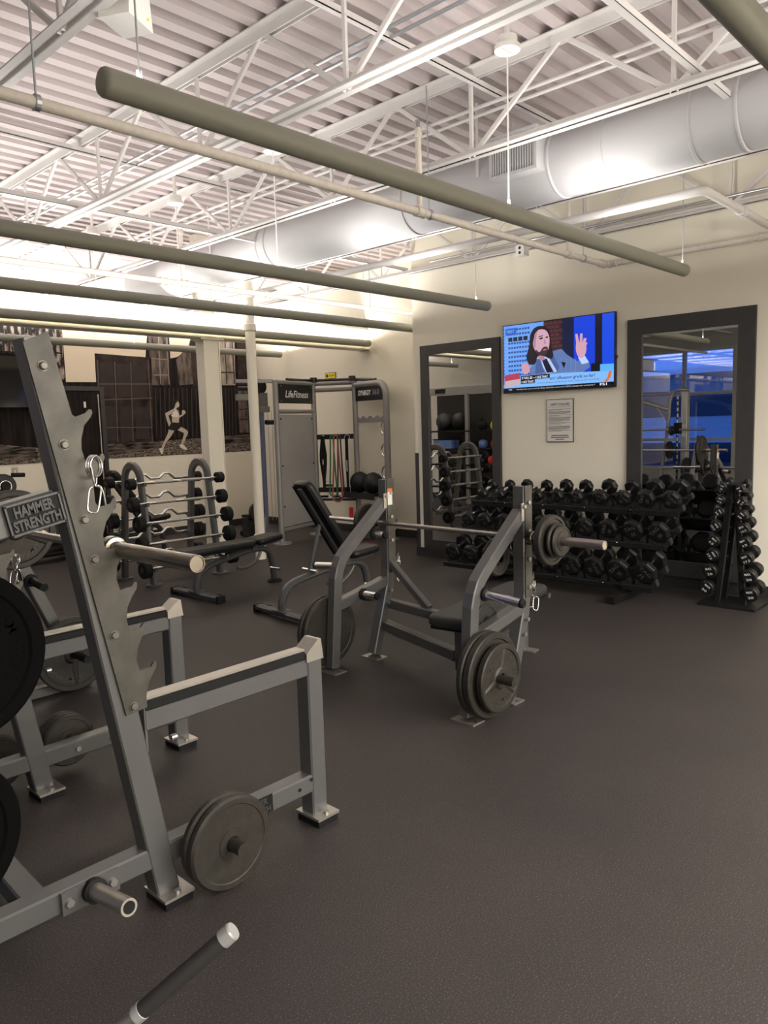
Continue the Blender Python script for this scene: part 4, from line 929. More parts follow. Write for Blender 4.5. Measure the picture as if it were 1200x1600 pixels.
# ================================================================== FLAT BENCH PRESS (middle)
BO = V(3.6, 2.85, 0)
bp_ = thing('bench_press', 'grey flat bench press station with loaded barbell mid floor', 'weight bench', BO)
def bpp(name, material, fn, parent=None): mb = MB(BO); fn(mb); return mb.build(name, material, parent or bp_)
def press_side(D, s):
    """s=-1 near side (storage pegs point to -Y), +1 far side"""
    D = Vector(D); yc = 2.335
    def at(x, z, y=0): return V(x, yc+y, z)+D
    u = bpp('upright', 'frame_grey', lambda m: m.rects([at(3.455, .02), at(3.60, .47), at(3.615, .58), at(3.615, 1.19)], .068, .075, (0, 1, 0)))
    bpp('hook_strip', 'hook_steel', lambda m: m.prism3([at(3.585, .56, -.044), at(3.652, .56, -.044), at(3.655, 1.195, -.044), at(3.585, 1.195, -.044)], (0, .006, 0)), u)
    for z in (.62, .78, .94, 1.10): bpp('bolt', 'bolt', lambda m: m.cyl(at(3.618, z, -.054), at(3.618, z, -.044), .012, 8), u)
    for z in (.66, .88):
        bpp('bar_hook', 'hook_steel', lambda m: m.prism3([at(3.645, z-.09, -.02), at(3.66, z-.06, -.02), at(3.69, z-.035, -.02), at(3.715, z-.005, -.02), at(3.705, z+.03, -.02), at(3.693, z+.005, -.02), at(3.672, z-.014, -.02), at(3.645, z-.016, -.02)], (0, .008, 0)), u)
    ap = [at(3.59, 1.04)]+[at(x, z) for x, z in ((3.22, .755), (3.175, .71), (3.145, .655), (3.125, .59))]+[at(3.075, .022)]
    bpp('storage_arm', 'frame_grey', lambda m: m.rects(ap, .068, .068, (0, 1, 0)))
    bpp('arm_bracket', 'worn_steel', lambda m: m.prism3([at(3.555, 1.0, -.04), at(3.60, 1.0, -.04), at(3.60, 1.10, -.04), at(3.555, 1.10, -.04)], (0, .008, 0)))
    bpp('bracket_bolt', 'bolt', lambda m: m.cyl(at(3.578, 1.08, -.052), at(3.578, 1.08, -.04), .011, 8))
    bpp('link_beam', 'frame_grey', lambda m: m.bar(at(3.13, .415), at(3.60, .505), .064, .07, (0, 1, 0)))
    for z in (.50, .42): bpp('link_bolt', 'bolt', lambda m: m.cyl(at(3.59+(.0 if z > .45 else -.03), z-.06, -.06), at(3.59+(.0 if z > .45 else -.03), z-.06, -.03), .012, 8))
    for x in (3.06, 3.44):
        f = bpp('foot', 'worn_steel', lambda m: m.bb(at(x-.05, .0, -.09), at(x+.05, .008, .06)))
        bpp('foot_hole', 'rubber', lambda m: m.cyl(at(x, .008, -.068), at(x, .0088, -.068), .008, 10), f)
    o = s*.034
    peg(bp_, at(3.20, .655, o)-BO, at(3.20, .635, s*.28)-BO)           # outer mid peg
    peg(bp_, at(3.455, .84 if s > 0 else .80, -o)-BO, at(3.455, .84 if s > 0 else .80, -s*.15)-BO)           # inner upper peg
    peg(bp_, at(3.33, .46, -o)-BO, at(3.33, .46, -s*.18)-BO)           # inner link peg
    bpp('storage_peg', 'iron_plate', lambda m: m.cyl(at(3.12, .245, o), at(3.12, .245, s*.27), .024, 16))
press_side((0, 0, 0), -1)
press_side((.113, 1.15, 0), 1)
bpp('caution_label', 'paper', lambda m: m.bb((3.70, 3.4395, 1.02), (3.745, 3.4405, 1.13))); bpp('caution_band', 'orange', lambda m: m.bb((3.70, 3.4385, 1.108), (3.745, 3.4395, 1.13)))
bpp('flag_sticker', 'paper', lambda m: m.bb((3.572, 2.2965, .80), (3.592, 2.2975, .90))); bpp('flag_stripe', 'red', lambda m: m.bb((3.575, 2.2958, .806), (3.590, 2.2965, .822)))
ax = (V(4.40, 2.79, 0)-V(3.31, 2.635, 0)).normalized(); ay = V(-ax.y, ax.x, 0); pc = V(3.855, 2.712, .42)
bpp('bench_pad', 'vinyl_grey', lambda m: m.pad(pc, 1.12, .30, .065, ax, ay, .06))
bpp('pad_board', 'rubber', lambda m: m.box(pc-V(0, 0, .04), (1.08, .25, .018), ax, ay))
def along(d, w_=0, z=0): return V(3.31, 2.635, z)+ax*d+ay*w_
bpp('pad_rail', 'frame_grey', lambda m: m.bar(along(.12, 0, .345), along(1.05, 0, .345), .06, .05))
bpp('front_leg', 'frame_grey', lambda m: m.bar(along(.16, 0, .10), along(.16, 0, .34), .07, .07, ax)); bpp('rear_leg', 'frame_grey', lambda m: m.bar(along(1.0, -.0, .01), along(1.0, 0, .34), .06, .06, ax))
f = bpp('foot', 'worn_steel', lambda m: m.box(along(1.0, 0, .005), (.08, .20, .010), ax, ay))
bpp('spine_beam', 'frame_grey', lambda m: m.bar(along(.18, 0, .15), along(.98, 0, .15), .06, .06))
bpp('cross_beam', 'frame_grey', lambda m: m.bar((3.655, 3.46, .205), (3.50, 2.72, .17), .065, .07)); bpp('cross_beam', 'frame_grey', lambda m: m.bar((3.45, 2.62, .17), (3.455, 2.37, .19), .065, .07))
bpp('cross_beam', 'frame_grey', lambda m: m.bar((3.71, 3.46, .345), (3.66, 2.84, .33), .06, .06))
bpp('diagonal_brace', 'frame_grey', lambda m: m.bar((3.73, 3.455, .62), (3.70, 3.10, .36), .045, .05))
bpp('pad_tag', 'frame_grey', lambda m: m.box(along(1.09, -.155, .375), (.035, .006, .03), ax, ay))
rb = -math.atan2(.10, 2.25)
barbell('loaded barbell racked on the flat bench press', (3.65, 2.915, .90), rb, 1.31, .44, step=.15)
def on_bar(d): return (3.65+.0444*d, 2.915+d, .90)
G = 'plates loaded on the bench press bar'
plate('largest iron plate on the near end of bench press bar', 'weight plate', on_bar(-.765), .140, .042, 'rim', rb, G, text=[('HAMPTON', 2.6), ('BARBELL', .3)])
plate('middle-sized iron plate on the near end of bench press bar', 'weight plate', on_bar(-.805), .098, .026, 'disc', rb, G)
plate('smallest outer iron plate on the near end of bench press bar', 'weight plate', on_bar(-.832), .088, .022, 'disc', rb, G)
plate('iron plate on the far end of bench press bar', 'weight plate', on_bar(.70), .125, .035, 'disc', rb, G, face=1)
G = 'plates stored on the bench press pegs'
plate('innermost large iron plate stored low on the near bench press leg', 'weight plate', (3.15, 2.275, .245), .225, .038, 'disc', 0, G)
plate('middle large rimmed iron plate stored low on near bench press leg', 'weight plate', (3.15, 2.228, .245), .225, .042, 'rim', 0, G, text=[('HAMPTON', 2.6)])
plate('outermost spoked lettered iron plate stored low on near bench press leg', 'weight plate', (3.15, 2.178, .240), .180, .038, 'spoke', 0, G, text=[('HAMPTON', 2.35), ('BARBELL', .35), ('COMPANY', -1.65)], num='25', spin=1.35)
plate('inner one of two large plates on the far bench press leg', 'weight plate', (3.22, 3.54, .245), .225, .038, 'disc', 0, G)
plate('outer one of two large plates on the far bench press leg', 'weight plate', (3.22, 3.585, .245), .225, .038, 'disc', 0, G)
plate('nearer small plate on inner upper peg behind the slanted arm', 'weight plate', (3.47, 2.395, .80), .105, .026, 'disc', 0, G); plate('farther small plate on inner upper peg behind the slanted arm', 'weight plate', (3.47, 2.425, .80), .105, .026, 'disc', 0, G)
plate('small dark plate on inner link peg beside bench pad', 'weight plate', (3.33, 2.39, .45), .115, .028, 'disc', 0, G, material='iron_dark')
spring_clip('chrome spring clip hung on near bench press upright', (3.725, 2.33, .60), 0, .5); spring_clip('chrome spring clip hung on far bench press upright', (3.835, 3.48, .615), 0, .5)

# ================================================================== ADJUSTABLE BENCHES
def adj_bench(label, loc, rotz, back_deg, seat_deg=4):
    """local: +X toward the seat end; transverse roller foot at x=0"""
    t = thing('adjustable_bench', label, 'bench', loc, rotz)
    part('roller_foot', 'frame_dark', t, lambda m: m.bar((0, -.36, .045), (0, .36, .045), .075, .045, c=.012))
    for s in (-1, 1): part('wheel', 'rubber', t, lambda m: m.cyl((.04, s*.30, .035), (.04, s*.26, .035), .035, 18))
    for s in (-1, 1): part('foot_cap', 'rubber', t, lambda m: m.bb((-.042, s*.36-.015, .0), (.042, s*.36+.015, .07)))
    sp = smooth_path([(0, 0, .05), (.005, 0, .14), (.05, 0, .235), (.14, 0, .285), (.40, 0, .335), (.62, 0, .365)], 5)
    part('spine_tube', 'frame_dark', t, lambda m: m.sweep(sp, [(a, b) for a, b in rectp(.055, .07, .018)], (0, 1, 0)))
    part('spine_flange', 'frame_dark', t, lambda m: m.bb((-.055, -.07, .066), (.055, .07, .076)))
    part('rear_leg', 'frame_dark', t, lambda m: m.sweep(smooth_path([(.62, 0, .365), (.80, 0, .36), (.90, 0, .28), (.94, 0, .02)], 5), rectp(.055, .07, .018), (0, 1, 0)))
    part('rear_foot', 'rubber', t, lambda m: m.lathe([(.075, 0), (.075, .012), (.055, .03), (1e-5, .03)], (.94, 0, 0), (0, 0, 1), 20))
    part('adjust_sector', 'frame_grey', t, lambda m: m.tube(arc((.56, .0, .44), .24, math.radians(-110), math.radians(-8), 12, (1, 0, 0), (0, 0, 1)), .016, 8))
    part('adjust_knob', 'chrome', t, lambda m: m.cyl((.30, -.10, .36), (.30, .10, .36), .014, 12)); part('seat_lever', 'chrome', t, lambda m: m.cyl((.90, 0, .15), (.90, -.14, .15), .013, 10))
    a = math.radians(back_deg); hx, hz = .66, .415
    ex = V(-math.cos(a), 0, math.sin(a)); nz = V(math.sin(a), 0, math.cos(a))
    L = .80
    c = V(hx, 0, hz)+ex*(L/2+.01)+nz*.03
    ey = nz.cross(ex)
    bp = part('back_pad', 'vinyl', t, lambda m: m.pad(c, L, .27, .062, ex, ey, .06, .86))
    part('pad_seam', 'rubber', bp, lambda m: m.box(V(hx, 0, hz)+ex*(L*.52)+nz*.0615, (.006, .255, .001), ex, ey))
    part('back_plate', 'frame_dark', t, lambda m: m.box(c-nz*.045, (L*.9, .05, .028), ex, ey)); part('pad_board', 'rubber', t, lambda m: m.box(c-nz*.034, (L*.93, .22, .008), ex, ey))
    b = math.radians(seat_deg); sx = V(math.cos(b), 0, math.sin(b)); sn = V(-math.sin(b), 0, math.cos(b))
    part('seat_pad', 'vinyl', t, lambda m: m.pad(V(hx, 0, hz)+sx*.185+sn*.03, .34, .27, .062, sx, (0, 1, 0), .06, .80))
    part('seat_plate', 'frame_dark', t, lambda m: m.box(V(hx, 0, hz)+sx*.17-sn*.02, (.30, .06, .03), sx, (0, 1, 0)))
    part('hinge', 'frame_dark', t, lambda m: m.cyl((hx, -.06, hz-.02), (hx, .06, hz-.02), .03, 14))
    if back_deg > 20: part('support_strut', 'frame_dark', t, lambda m: m.bar((.28, 0, .31), V(hx, 0, hz)+ex*.40-nz*.03, .03, .03, (0, 1, 0)))
    return t
adj_bench('black adjustable bench lying flat in front of the round column', (3.84, 6.03, 0), .03, 0)
adj_bench('black adjustable bench with backrest raised beside the bench press', (3.84, 4.79, 0), -.09, 57)
adj_bench('black bench with raised backrest partly hidden behind the bar rack', (4.25, 8.75, 0), .1, 55)

# ================================================================== FIXED BARBELL RACK
KO = V(4.3, 7.2, 0)
bk = thing('barbell_rack', 'grey arched rack holding short fixed barbells near the mural', 'barbell rack', KO)
def kp(name, material, fn): mb = MB(KO); fn(mb); return mb.build(name, material, bk)
LV = [(1.045, 0), (.84, 1), (.64, 2), (.43, 3), (.185, 4)]
def leg_y(z, side): f = z/1.06; return (6.90+.135*f) if side < 0 else (7.49-.135*f)
for X in (3.90, 4.70):
    pth = [V(X, 6.90, .01), V(X, leg_y(1.06, -1), 1.06)]+arc((X, 7.195, 1.06), .16, PI, 0, 10, (0, 1, 0), (0, 0, 1))[1:-1]+[V(X, leg_y(1.06, 1), 1.06), V(X, 7.49, .01)]
    kp('arch_frame', 'frame_grey', lambda m: m.sweep(pth, rectp(.085, .05, .012), (1, 0, 0)))
    for yy in (6.90, 7.49): kp('foot', 'frame_dark', lambda m: m.cyl((X, yy, 0), (X, yy, .018), .085, 20))
    for z, _ in LV:
        for s in (-1, 1):
            y = leg_y(z, s); kp('bar_cradle', 'frame_grey', lambda m: m.prism3([(X-.016, y+s*.02, z-.04), (X-.016, y+s*.085, z-.03), (X-.016, y+s*.09, z+.008), (X-.016, y+s*.08, z+.008), (X-.016, y+s*.074, z-.016), (X-.016, y+s*.02, z-.016)], (.032, 0, 0)))
kp('cross_tube', 'frame_grey', lambda m: m.bar((3.90, 7.195, .22), (4.70, 7.195, .22), .06, .06))
NM = ('top', 'second', 'third', 'fourth', 'lowest')
HR = (.058, .075, .082, .085, .088)
for i, (z, _) in enumerate(LV):
    for s in (-1, 1):
        y = leg_y(z, s)+s*.058; x0, x1 = 3.80+(-.0 if i < 2 else .04), 4.76+(-.0 if i < 2 else .04); r = HR[i]
        t = thing('fixed_barbell', ('short straight fixed barbell on the %s level of the arched rack' if s < 0 else 'curl barbell with bent grip at the back of %s rack level') % NM[i], 'barbell', ((x0+x1)/2, y, z), 0, 'fixed barbells on the arched rack')
        h = (x1-x0)/2
        if s < 0:
            part('handle', 'chrome', t, lambda m: m.cyl((-h, 0, 0), (h, 0, 0), .0145, 14))
            part('knurled_grip', 'worn_steel', t, lambda m: m.cyl((-.27, 0, 0), (-.05, 0, 0), .0165, 14)); part('knurled_grip', 'worn_steel', t, lambda m: m.cyl((.05, 0, 0), (.27, 0, 0), .0165, 14))
        else:
            q = [(-h, 0, 0), (-.30, 0, 0), (-.24, 0, .0), (-.17, 0, .06), (-.11, 0, .06), (-.05, 0, .012), (.05, 0, .012), (.11, 0, .06), (.17, 0, .06), (.24, 0, 0), (.30, 0, 0), (h, 0, 0)]
            part('handle', 'chrome', t, lambda m: m.tube([Vector(v) for v in q], .0145, 12))
        for d in (-1, 1):
            hd = part('head', 'rubber', t, lambda m: m.lathe([(.018, 0), (r*.8, 0), (r, .008), (r, .075), (r*.9, .083), (1e-5, .083)], (d*(h-.0), 0, 0), (d, 0, 0), 28))
            part('end_badge', 'saddle_grey', hd, lambda m: m.lathe([(r*.32, 0), (r*.32, .0012), (1e-5, .0012)], (d*(h+.083), 0, 0), (d, 0, 0), 20))

# ================================================================== DUMBBELL RACK
DO = V(6.3, 3.65, 0)
dr_ = thing('dumbbell_rack', 'black three-tier dumbbell rack in front of the mirrors', 'dumbbell rack', DO)
def dp(name, material, fn, parent=None): mb = MB(DO); fn(mb); return mb.build(name, material, parent or dr_)
TH = math.radians(24); AX = V(math.cos(TH), 0, math.sin(TH)); AN = V(-math.sin(TH), 0, math.cos(TH))
NW = {5: 'five-pound', 10: 'ten-pound', 15: 'fifteen-pound', 20: 'twenty-pound', 25: 'twenty-five-pound', 30: 'thirty-pound', 35: 'thirty-five-pound', 40: 'forty-pound', 45: 'forty-five-pound', 50: 'fifty-pound',
      55: 'fifty-five-pound', 60: 'sixty-pound', 65: 'sixty-five-pound', 70: 'seventy-pound', 75: 'seventy-five-pound'}
ROWS = [(6.20, [(751, 770), (778, 771), (805, 772), (836, 773), (867, 774), (898, 776), (935, 778), (972, 780), (1007, 782), (1047, 784)], (5, 5, 10, 10, 15, 15, 20, 20, 25, 25), (.056, .062, .069, .076, .084), 'top'),
        (6.10, [(729, 811), (754, 812.5), (785, 815), (815, 817), (845, 819.5), (877, 822), (911, 825), (948, 828), (987, 832), (1027, 836)], (30, 30, 35, 35, 40, 40, 45, 45, 50, 50), (.080, .084, .088, .092, .096), 'middle'),
        (6.00, [(705, 861), (733, 865), (763, 868.5), (793, 872), (825, 876), (857, 880), (890, 885), (926, 890), (964, 895), (1005, 900)], (55, 55, 60, 60, 65, 65, 70, 70, 75, 75), (.096, .099, .102, .105, .108), 'bottom')]
_dbm = {}
def octo_head(r, th):
    c = .16*r
    pf = [(1e-5, 0), (r*.80, 0), (r-.004, .010), (r, .018), (r, th-.016), (r*.86, th), (1e-5, th)]
    m = MB(); m.lathe(pf, (0, 0, 0), (1, 0, 0), 8, False, False, PI/8); return m
def dumbbell(w, r, label, loc, roll, group):
    t = thing('dumbbell', label, 'dumbbell', loc, 0, group); t.rotation_euler = (roll, -TH, 0)
    th = .050+.2*r; hl = .135
    key = ('h', r)
    if key not in _dbm:
        _dbm[key] = octo_head(r, th).mesh('head', 'db_rubber'); _dbm[('g', r)] = MB().cyl((th, 0, 0), (th+hl, 0, 0), .0155, 14).mesh('handle', 'chrome')
        mb = MB(); put_text(mb, 'TAG', (-.0012, 0, r*.30), RT, UPZ, r*.46, .012, 1.25); _dbm[('t', r)] = mb.mesh('maker_lettering', 'db_print')
    if ('n', w, r) not in _dbm:
        mb = MB(); put_text(mb, str(w), (-.0012, 0, -r*.30), RT, UPZ, r*.46, .012); _dbm[('n', w, r)] = mb.mesh('weight_number', 'db_print')
    place_mesh('head', _dbm[key], t, (0, 0, 0)); place_mesh('head', _dbm[key], t, (2*th+hl, 0, 0), (0, 0, PI))
    place_mesh('handle', _dbm[('g', r)], t, (0, 0, 0)); place_mesh('maker_lettering', _dbm[('t', r)], t, (0, 0, 0)); place_mesh('weight_number', _dbm[('n', w, r)], t, (0, 0, 0))
    return th, hl
random.seed(11)
for X, pxs, ws, rs, nm in ROWS:
    zz = sum(PX(x, y, X).z for x, y in pxs)/len(pxs); ysr = [PX(x, y, X).y for x, y in pxs]
    y1, y0 = max(ysr)+.11, min(ysr)-.07; rm = rs[-1]
    base = V(X, 0, zz)-AN*(rm+.016)
    # sloped tray: front lip, rear lip, pan
    def along_tray(d): return V(base.x, 0, base.z)+AX*d
    a = along_tray(-.03); b = along_tray(.30)
    tr = dp('tray', 'rack_black', lambda m: m.add([V(a.x, y0, a.z), V(a.x, y1, a.z), V(b.x, y1, b.z), V(b.x, y0, b.z)]+[V(q.x, yy, q.z)-AN*.012 for q, yy in ((a, y0), (a, y1), (b, y1), (b, y0))], [(3, 2, 1, 0), (4, 5, 6, 7), (0, 1, 5, 4), (1, 2, 6, 5), (2, 3, 7, 6), (3, 0, 4, 7)]))
    dp('tray_lip', 'rack_black', lambda m: m.bar(V(a.x, y0, a.z-.004), V(a.x, y1, a.z-.004), .03, .05), tr)
    for k, (w_, y) in enumerate(zip(ws, ysr)):
        r = rs[k//2]
        side = 'left' if k % 2 == 0 else 'right'
        roll = random.choice((-.8, -.4, 0, .4, .8, 1.2, -1.2))
        th, hl = dumbbell(w_, r, '%s black hex dumbbell of the %s pair on the %s rack tier' % (side, NW[w_], nm), V(X, y, zz)-AN*(rm-r), roll, 'rubber dumbbells on the three-tier rack')
        for d in (.01, th+hl+.015):
            o_ = along_tray(d); wd = .098; hh = rm*.55
            pl = [(-wd, 0), (wd, 0), (wd, .012), (wd*.9, hh), (wd*.75, hh), (wd*.40, .010), (-wd*.40, .010), (-wd*.75, hh), (-wd*.9, hh), (-wd, .012)]
            dp('cradle', 'saddle_grey', lambda m: m.prism3([V(o_.x, y, o_.z)+V(0, u, 0)+AN*v_ for u, v_ in pl], AX*.045), tr)
        if k % 2 == 1 and k < 9: dp('lip_bolt', 'chrome', lambda m: m.sphere(V(a.x-.018, (ysr[k]+ysr[k+1])/2+.02, a.z+.012), .006, 8, 6), tr)
for yy in (2.90, 4.30):
    dp('end_post', 'rack_black', lambda m: m.bar((6.22, yy, .03), (6.46, yy, .90), .08, .06, (0, 1, 0)))
    dp('foot_beam', 'rack_black', lambda m: m.bar((5.82, yy, .035), (6.62, yy, .035), .09, .06)); dp('tray_arm', 'rack_black', lambda m: m.bar((6.0, yy, .12), (6.36, yy, .30), .05, .05, (0, 1, 0)))
    dp('tray_arm', 'rack_black', lambda m: m.bar((6.12, yy, .44), (6.44, yy, .62), .05, .05, (0, 1, 0))); dp('tray_arm', 'rack_black', lambda m: m.bar((6.20, yy, .74), (6.50, yy, .90), .05, .05, (0, 1, 0)))

# ================================================================== SMALL DUMBBELL TOWER
TO2 = V(6.42, 2.10, 0)
tw_ = thing('dumbbell_tower', 'narrow black A-frame tower of small round dumbbells at right', 'dumbbell rack', TO2)
def tp(name, material, fn): mb = MB(TO2); fn(mb); return mb.build(name, material, tw_)
tp('base_plate', 'rack_black', lambda m: m.prism3([(6.23, 2.33, 0), (6.23, 1.88, 0), (6.62, 1.88, 0), (6.62, 2.33, 0)], (0, 0, .02)))
LC = [(1128, 762), (1125, 782), (1123, 801), (1117, 823), (1114, 846), (1112, 868), (1108, 893), (1103, 919)]
RC = [(1155, 765), (1157, 785), (1158, 806), (1160, 827), (1162, 849), (1165, 874), (1169, 902), (1172, 930)]
WT = ('5', '7.5', '10', '12.5', '15', '17.5', '20', '20'); TR = (.034, .038, .043, .047, .051, .055, .059, .060)
for nm, cl, sg in (('left', LC, 1), ('right', RC, -1)):
    P = [PX(x, y, 6.29) for x, y in cl]
    for xx in (6.36, 6.52):
        tp('slanted_rail', 'rack_black', lambda m: m.bar(V(xx, P[0].y-sg*.045, 1.0), V(xx, P[-1].y-sg*.07, .02), .05, .03, (1, 0, 0)))
    for i, p in enumerate(P):
        r = TR[i]; wl = WT[i]; pos = ('top one', 'second one', 'third one', 'fourth one', 'fourth from bottom', 'third from bottom', 'second from bottom', 'bottom one')[i]
        t = thing('dumbbell', 'small round black dumbbell, %s in the %s tower column' % (pos, nm), 'dumbbell', p, 0, 'small round dumbbells on the tower')
        t.rotation_euler = (random.choice((-.5, -.2, 0, .4, .7, 1.0, -1.0)), -.2, 0)
        for x0, d in ((0, 1), (.21, -1)): part('head', 'db_rubber', t, lambda m: m.lathe([(1e-5, 0), (r*.85, 0), (r, .008), (r, .052), (r*.8, .06), (1e-5, .06)], (x0, 0, 0), (d, 0, 0), 20, False))
        part('handle', 'chrome', t, lambda m: m.cyl((.06, 0, 0), (.15, 0, 0), .0135, 12))
        part('maker_lettering', 'tower_print', t, lambda m: fit_text(m, 'MAX', (-.0012, 0, r*.38), RT, UPZ, r*.85, r*.32, .03)); part('weight_number', 'tower_print', t, lambda m: fit_text(m, wl, (-.0012, 0, -r*.38), RT, UPZ, r*(.5+.12*len(wl)), r*.34, .02))
        for xx in (.095, .20) if i else (.095,):
            tp('saddle', 'rack_black', lambda m: m.bb((p.x+.062, p.y-sg*(.0+.005)-.03, p.z-.028), (p.x+.15, p.y-sg*.005+.03, p.z-.0155)) if xx == .095 else m.bb((p.x+.062, p.y-sg*.05-.012, p.z-.03), (p.x+.24, p.y-sg*.05+.012, p.z-.016)))
tp('top_plate', 'rack_black', lambda m: m.bb((6.33, 2.04, .985), (6.55, 2.17, 1.0)))

# ================================================================== FUNCTIONAL TRAINING FRAME
posts = [V(6.435, 7.955, 0), V(7.32, 8.20, 0), V(7.62, 7.66, 0), V(7.50, 6.95, 0)]
SO = V(7.1, 7.7, 0); ZS = 2.19
sg_ = thing('training_frame', 'tall grey functional training frame with panel, bands and ball shelf', 'training frame', SO)
def sp_(name, material, fn, parent=None): mb = MB(SO); fn(mb); return mb.build(name, material, parent or sg_)
for i, p in enumerate(posts[:3]):
    sp_('post', 'synergy_grey', lambda m: m.cyl(p+V(0, 0, .02), p+V(0, 0, ZS), .038, 18)); sp_('foot_plate', 'synergy_grey', lambda m: m.cyl(p, p+V(0, 0, .02), .13, 24))
p = posts[3]; d = (posts[2]-posts[3]).normalized()
sp_('bent_post', 'synergy_grey', lambda m: m.tube([p+V(0, 0, .02), p+V(0, 0, 1.9)]+[p+d*(.16*(1-math.cos(a)))+V(0, 0, 1.97+.16*math.sin(a)) for a in [PI/2*k/8 for k in range(9)]]+[posts[2]-d*.04+V(0, 0, 2.13)], .045, 18))
sp_('foot_plate', 'synergy_grey', lambda m: m.cyl(p, p+V(0, 0, .02), .13, 24))
def rail(i, j, z, r=.03, m_='synergy_grey', nm='rail', pad=.03):
    a, b = posts[i], posts[j]; e = (b-a).normalized(); sp_(nm, m_, lambda m: m.cyl(a+e*pad+V(0, 0, z), b-e*pad+V(0, 0, z), r, 14))
for i, j in ((0, 1), (1, 2)): rail(i, j, ZS-.02)
rail(0, 1, 1.78); rail(0, 1, .18, .026); rail(1, 2, 2.08)
# panel bay
a, b = posts[0], posts[1]; e = (b-a).normalized(); nrm = V(e.y, -e.x, 0); L = (b-a).length
def bay(a, e, u, z, off=0): return a+e*u+V(e.y, -e.x, 0)*off+V(0, 0, z)
def slab(name, material, a, e, u0, u1, z0, z1, th=.012, off=0.0, parent=None):
    n_ = V(e.y, -e.x, 0)
    return sp_(name, material, lambda m: m.box(a+e*(u0+u1)/2+n_*off+V(0, 0, (z0+z1)/2), (u1-u0, th, z1-z0), e, -n_), parent)
pn = slab('back_panel', 'panel_grey', a, e, .05, L-.05, .22, 1.74)
for u in (.08, L-.08):
    for z in (.5, 1.05, 1.68): sp_('panel_screw', 'rubber', lambda m: m.cyl(bay(a, e, u, z, .006), bay(a, e, u, z, .02), .010, 8), pn)
s1 = slab('name_sign', 'plastic_black', a, e, .05, L-.05, 1.89, 2.155, .014, .01)
mb = MB(SO); fit_text(mb, 'LifeFitness', bay(a, e, L/2+.02, 2.015, .019), e, UPZ, .56, .095, .012, shear=.25); mb.build('sign_lettering', 'white_print', s1)
for u in (.10, L-.10):
    for z in (1.92, 2.12): sp_('sign_screw', 'bolt', lambda m: m.cyl(bay(a, e, u, z, .017), bay(a, e, u, z, .022), .010, 8), s1)
# band bay
a, b = posts[1], posts[2]; e = (b-a).normalized(); L = (b-a).length
hb = slab('band_rail', 'plastic_black', a, e, .03, L-.03, 1.38, 1.45, .03)
for u in (.14, .26, .36, .47): sp_('rail_hook', 'chrome', lambda m: m.cyl(bay(a, e, u, 1.415, .015), bay(a, e, u, 1.415, .05), .008, 8), hb)
slab('lower_rail', 'plastic_black', a, e, .03, L-.03, .62, .69, .04); slab('lower_shelf', 'plastic_black', a, e, .03, L-.03, .50, .53, .12)
def hang(name, label, cat, mats_fn, u): 
    t = thing(name, label, cat, bay(a, e, u, 1.42, .055)); mats_fn(t); return t
def strap_bag(t):
    part('strap_body', 'rubber', t, lambda m: m.prism([(-.022, 0), (.022, 0), (.032, -.12), (.050, -.26), (.046, -.40), (.022, -.60), (.018, -.74), (-.012, -.74), (-.022, -.58), (-.050, -.36), (-.048, -.24), (-.032, -.10)], (0, 0, 0), e, UPZ, .035)); part('buckle', 'chrome', t, lambda m: m.tube(arc((0, 0, .0), .018, 0, PI, 8, e, UPZ), .004, 6))
    part('strap_print', 'white_print', t, lambda m: m.box(V(0, 0, -.36)+V(e.y, -e.x, 0)*.036, (.012, .002, .07), e, (e.y, -e.x, 0)))
hang('suspension_strap', 'black suspension strap bag hanging left on the band rail', 'strap', strap_bag, .14)
def loopband(c, w_, ln):
    def f(t):
        n_ = V(e.y, -e.x, 0); pts = [V(0, 0, .0)+e*(w_*math.cos(x))+V(0, 0, (w_*math.sin(x) if math.sin(x) > 0 else 0) if False else 0) for x in (0,)]
        pth = [e*(w_*.35*math.cos(x))+V(0, 0, .012*math.sin(x)) for x in [PI*k/6 for k in range(7)]]+[e*(-w_*.6)+V(0, 0, -ln*.5)]+[e*(w_*math.cos(x))+V(0, 0, -ln+w_*math.sin(x)) for x in [PI+PI*k/8 for k in range(9)]]+[e*(w_*.6)+V(0, 0, -ln*.5)]
        part('band_loop', c, t, lambda m: m.tube(pth, .012, 8, closed=True))
    return f
hang('resistance_band', 'green looped resistance band on the rail', 'resistance band', loopband('green_band', .055, .80), .27)
hang('resistance_band', 'pink thin looped resistance band hanging lowest', 'resistance band', loopband('pink_band', .075, .86), .33)
hang('resistance_band', 'dark brown looped resistance band between pink one and strap', 'resistance band', loopband('dark_band', .05, .83), .38)
def cordset(t):
    part('strap_body', 'rubber', t, lambda m: m.prism([(-.018, 0), (.022, 0), (.020, -.45), (.012, -.88), (-.008, -.88), (-.020, -.4)], (0, 0, 0), e, UPZ, .02)); part('white_cord', 'white_plastic', t, lambda m: m.tube(smooth_path([e*-.04+V(0, 0, -.30), e*-.035+V(0, 0, -.05), V(0, 0, .02), e*.05+V(0, 0, -.05), e*.035+V(0, 0, -.5), e*.03+V(0, 0, -1.0)], 5), .004, 6))
    part('red_tag', 'red', t, lambda m: m.box(e*.035+V(0, 0, -1.09), (.06, .01, .15), e, (e.y, -e.x, 0)))
    part('strap_print', 'white_print', t, lambda m: m.box(V(0, 0, -.42)+V(e.y, -e.x, 0)*.021, (.012, .002, .16), e, (e.y, -e.x, 0)))
hang('suspension_strap', 'black strap with white cord and red tag on the band rail', 'strap', cordset, .49)
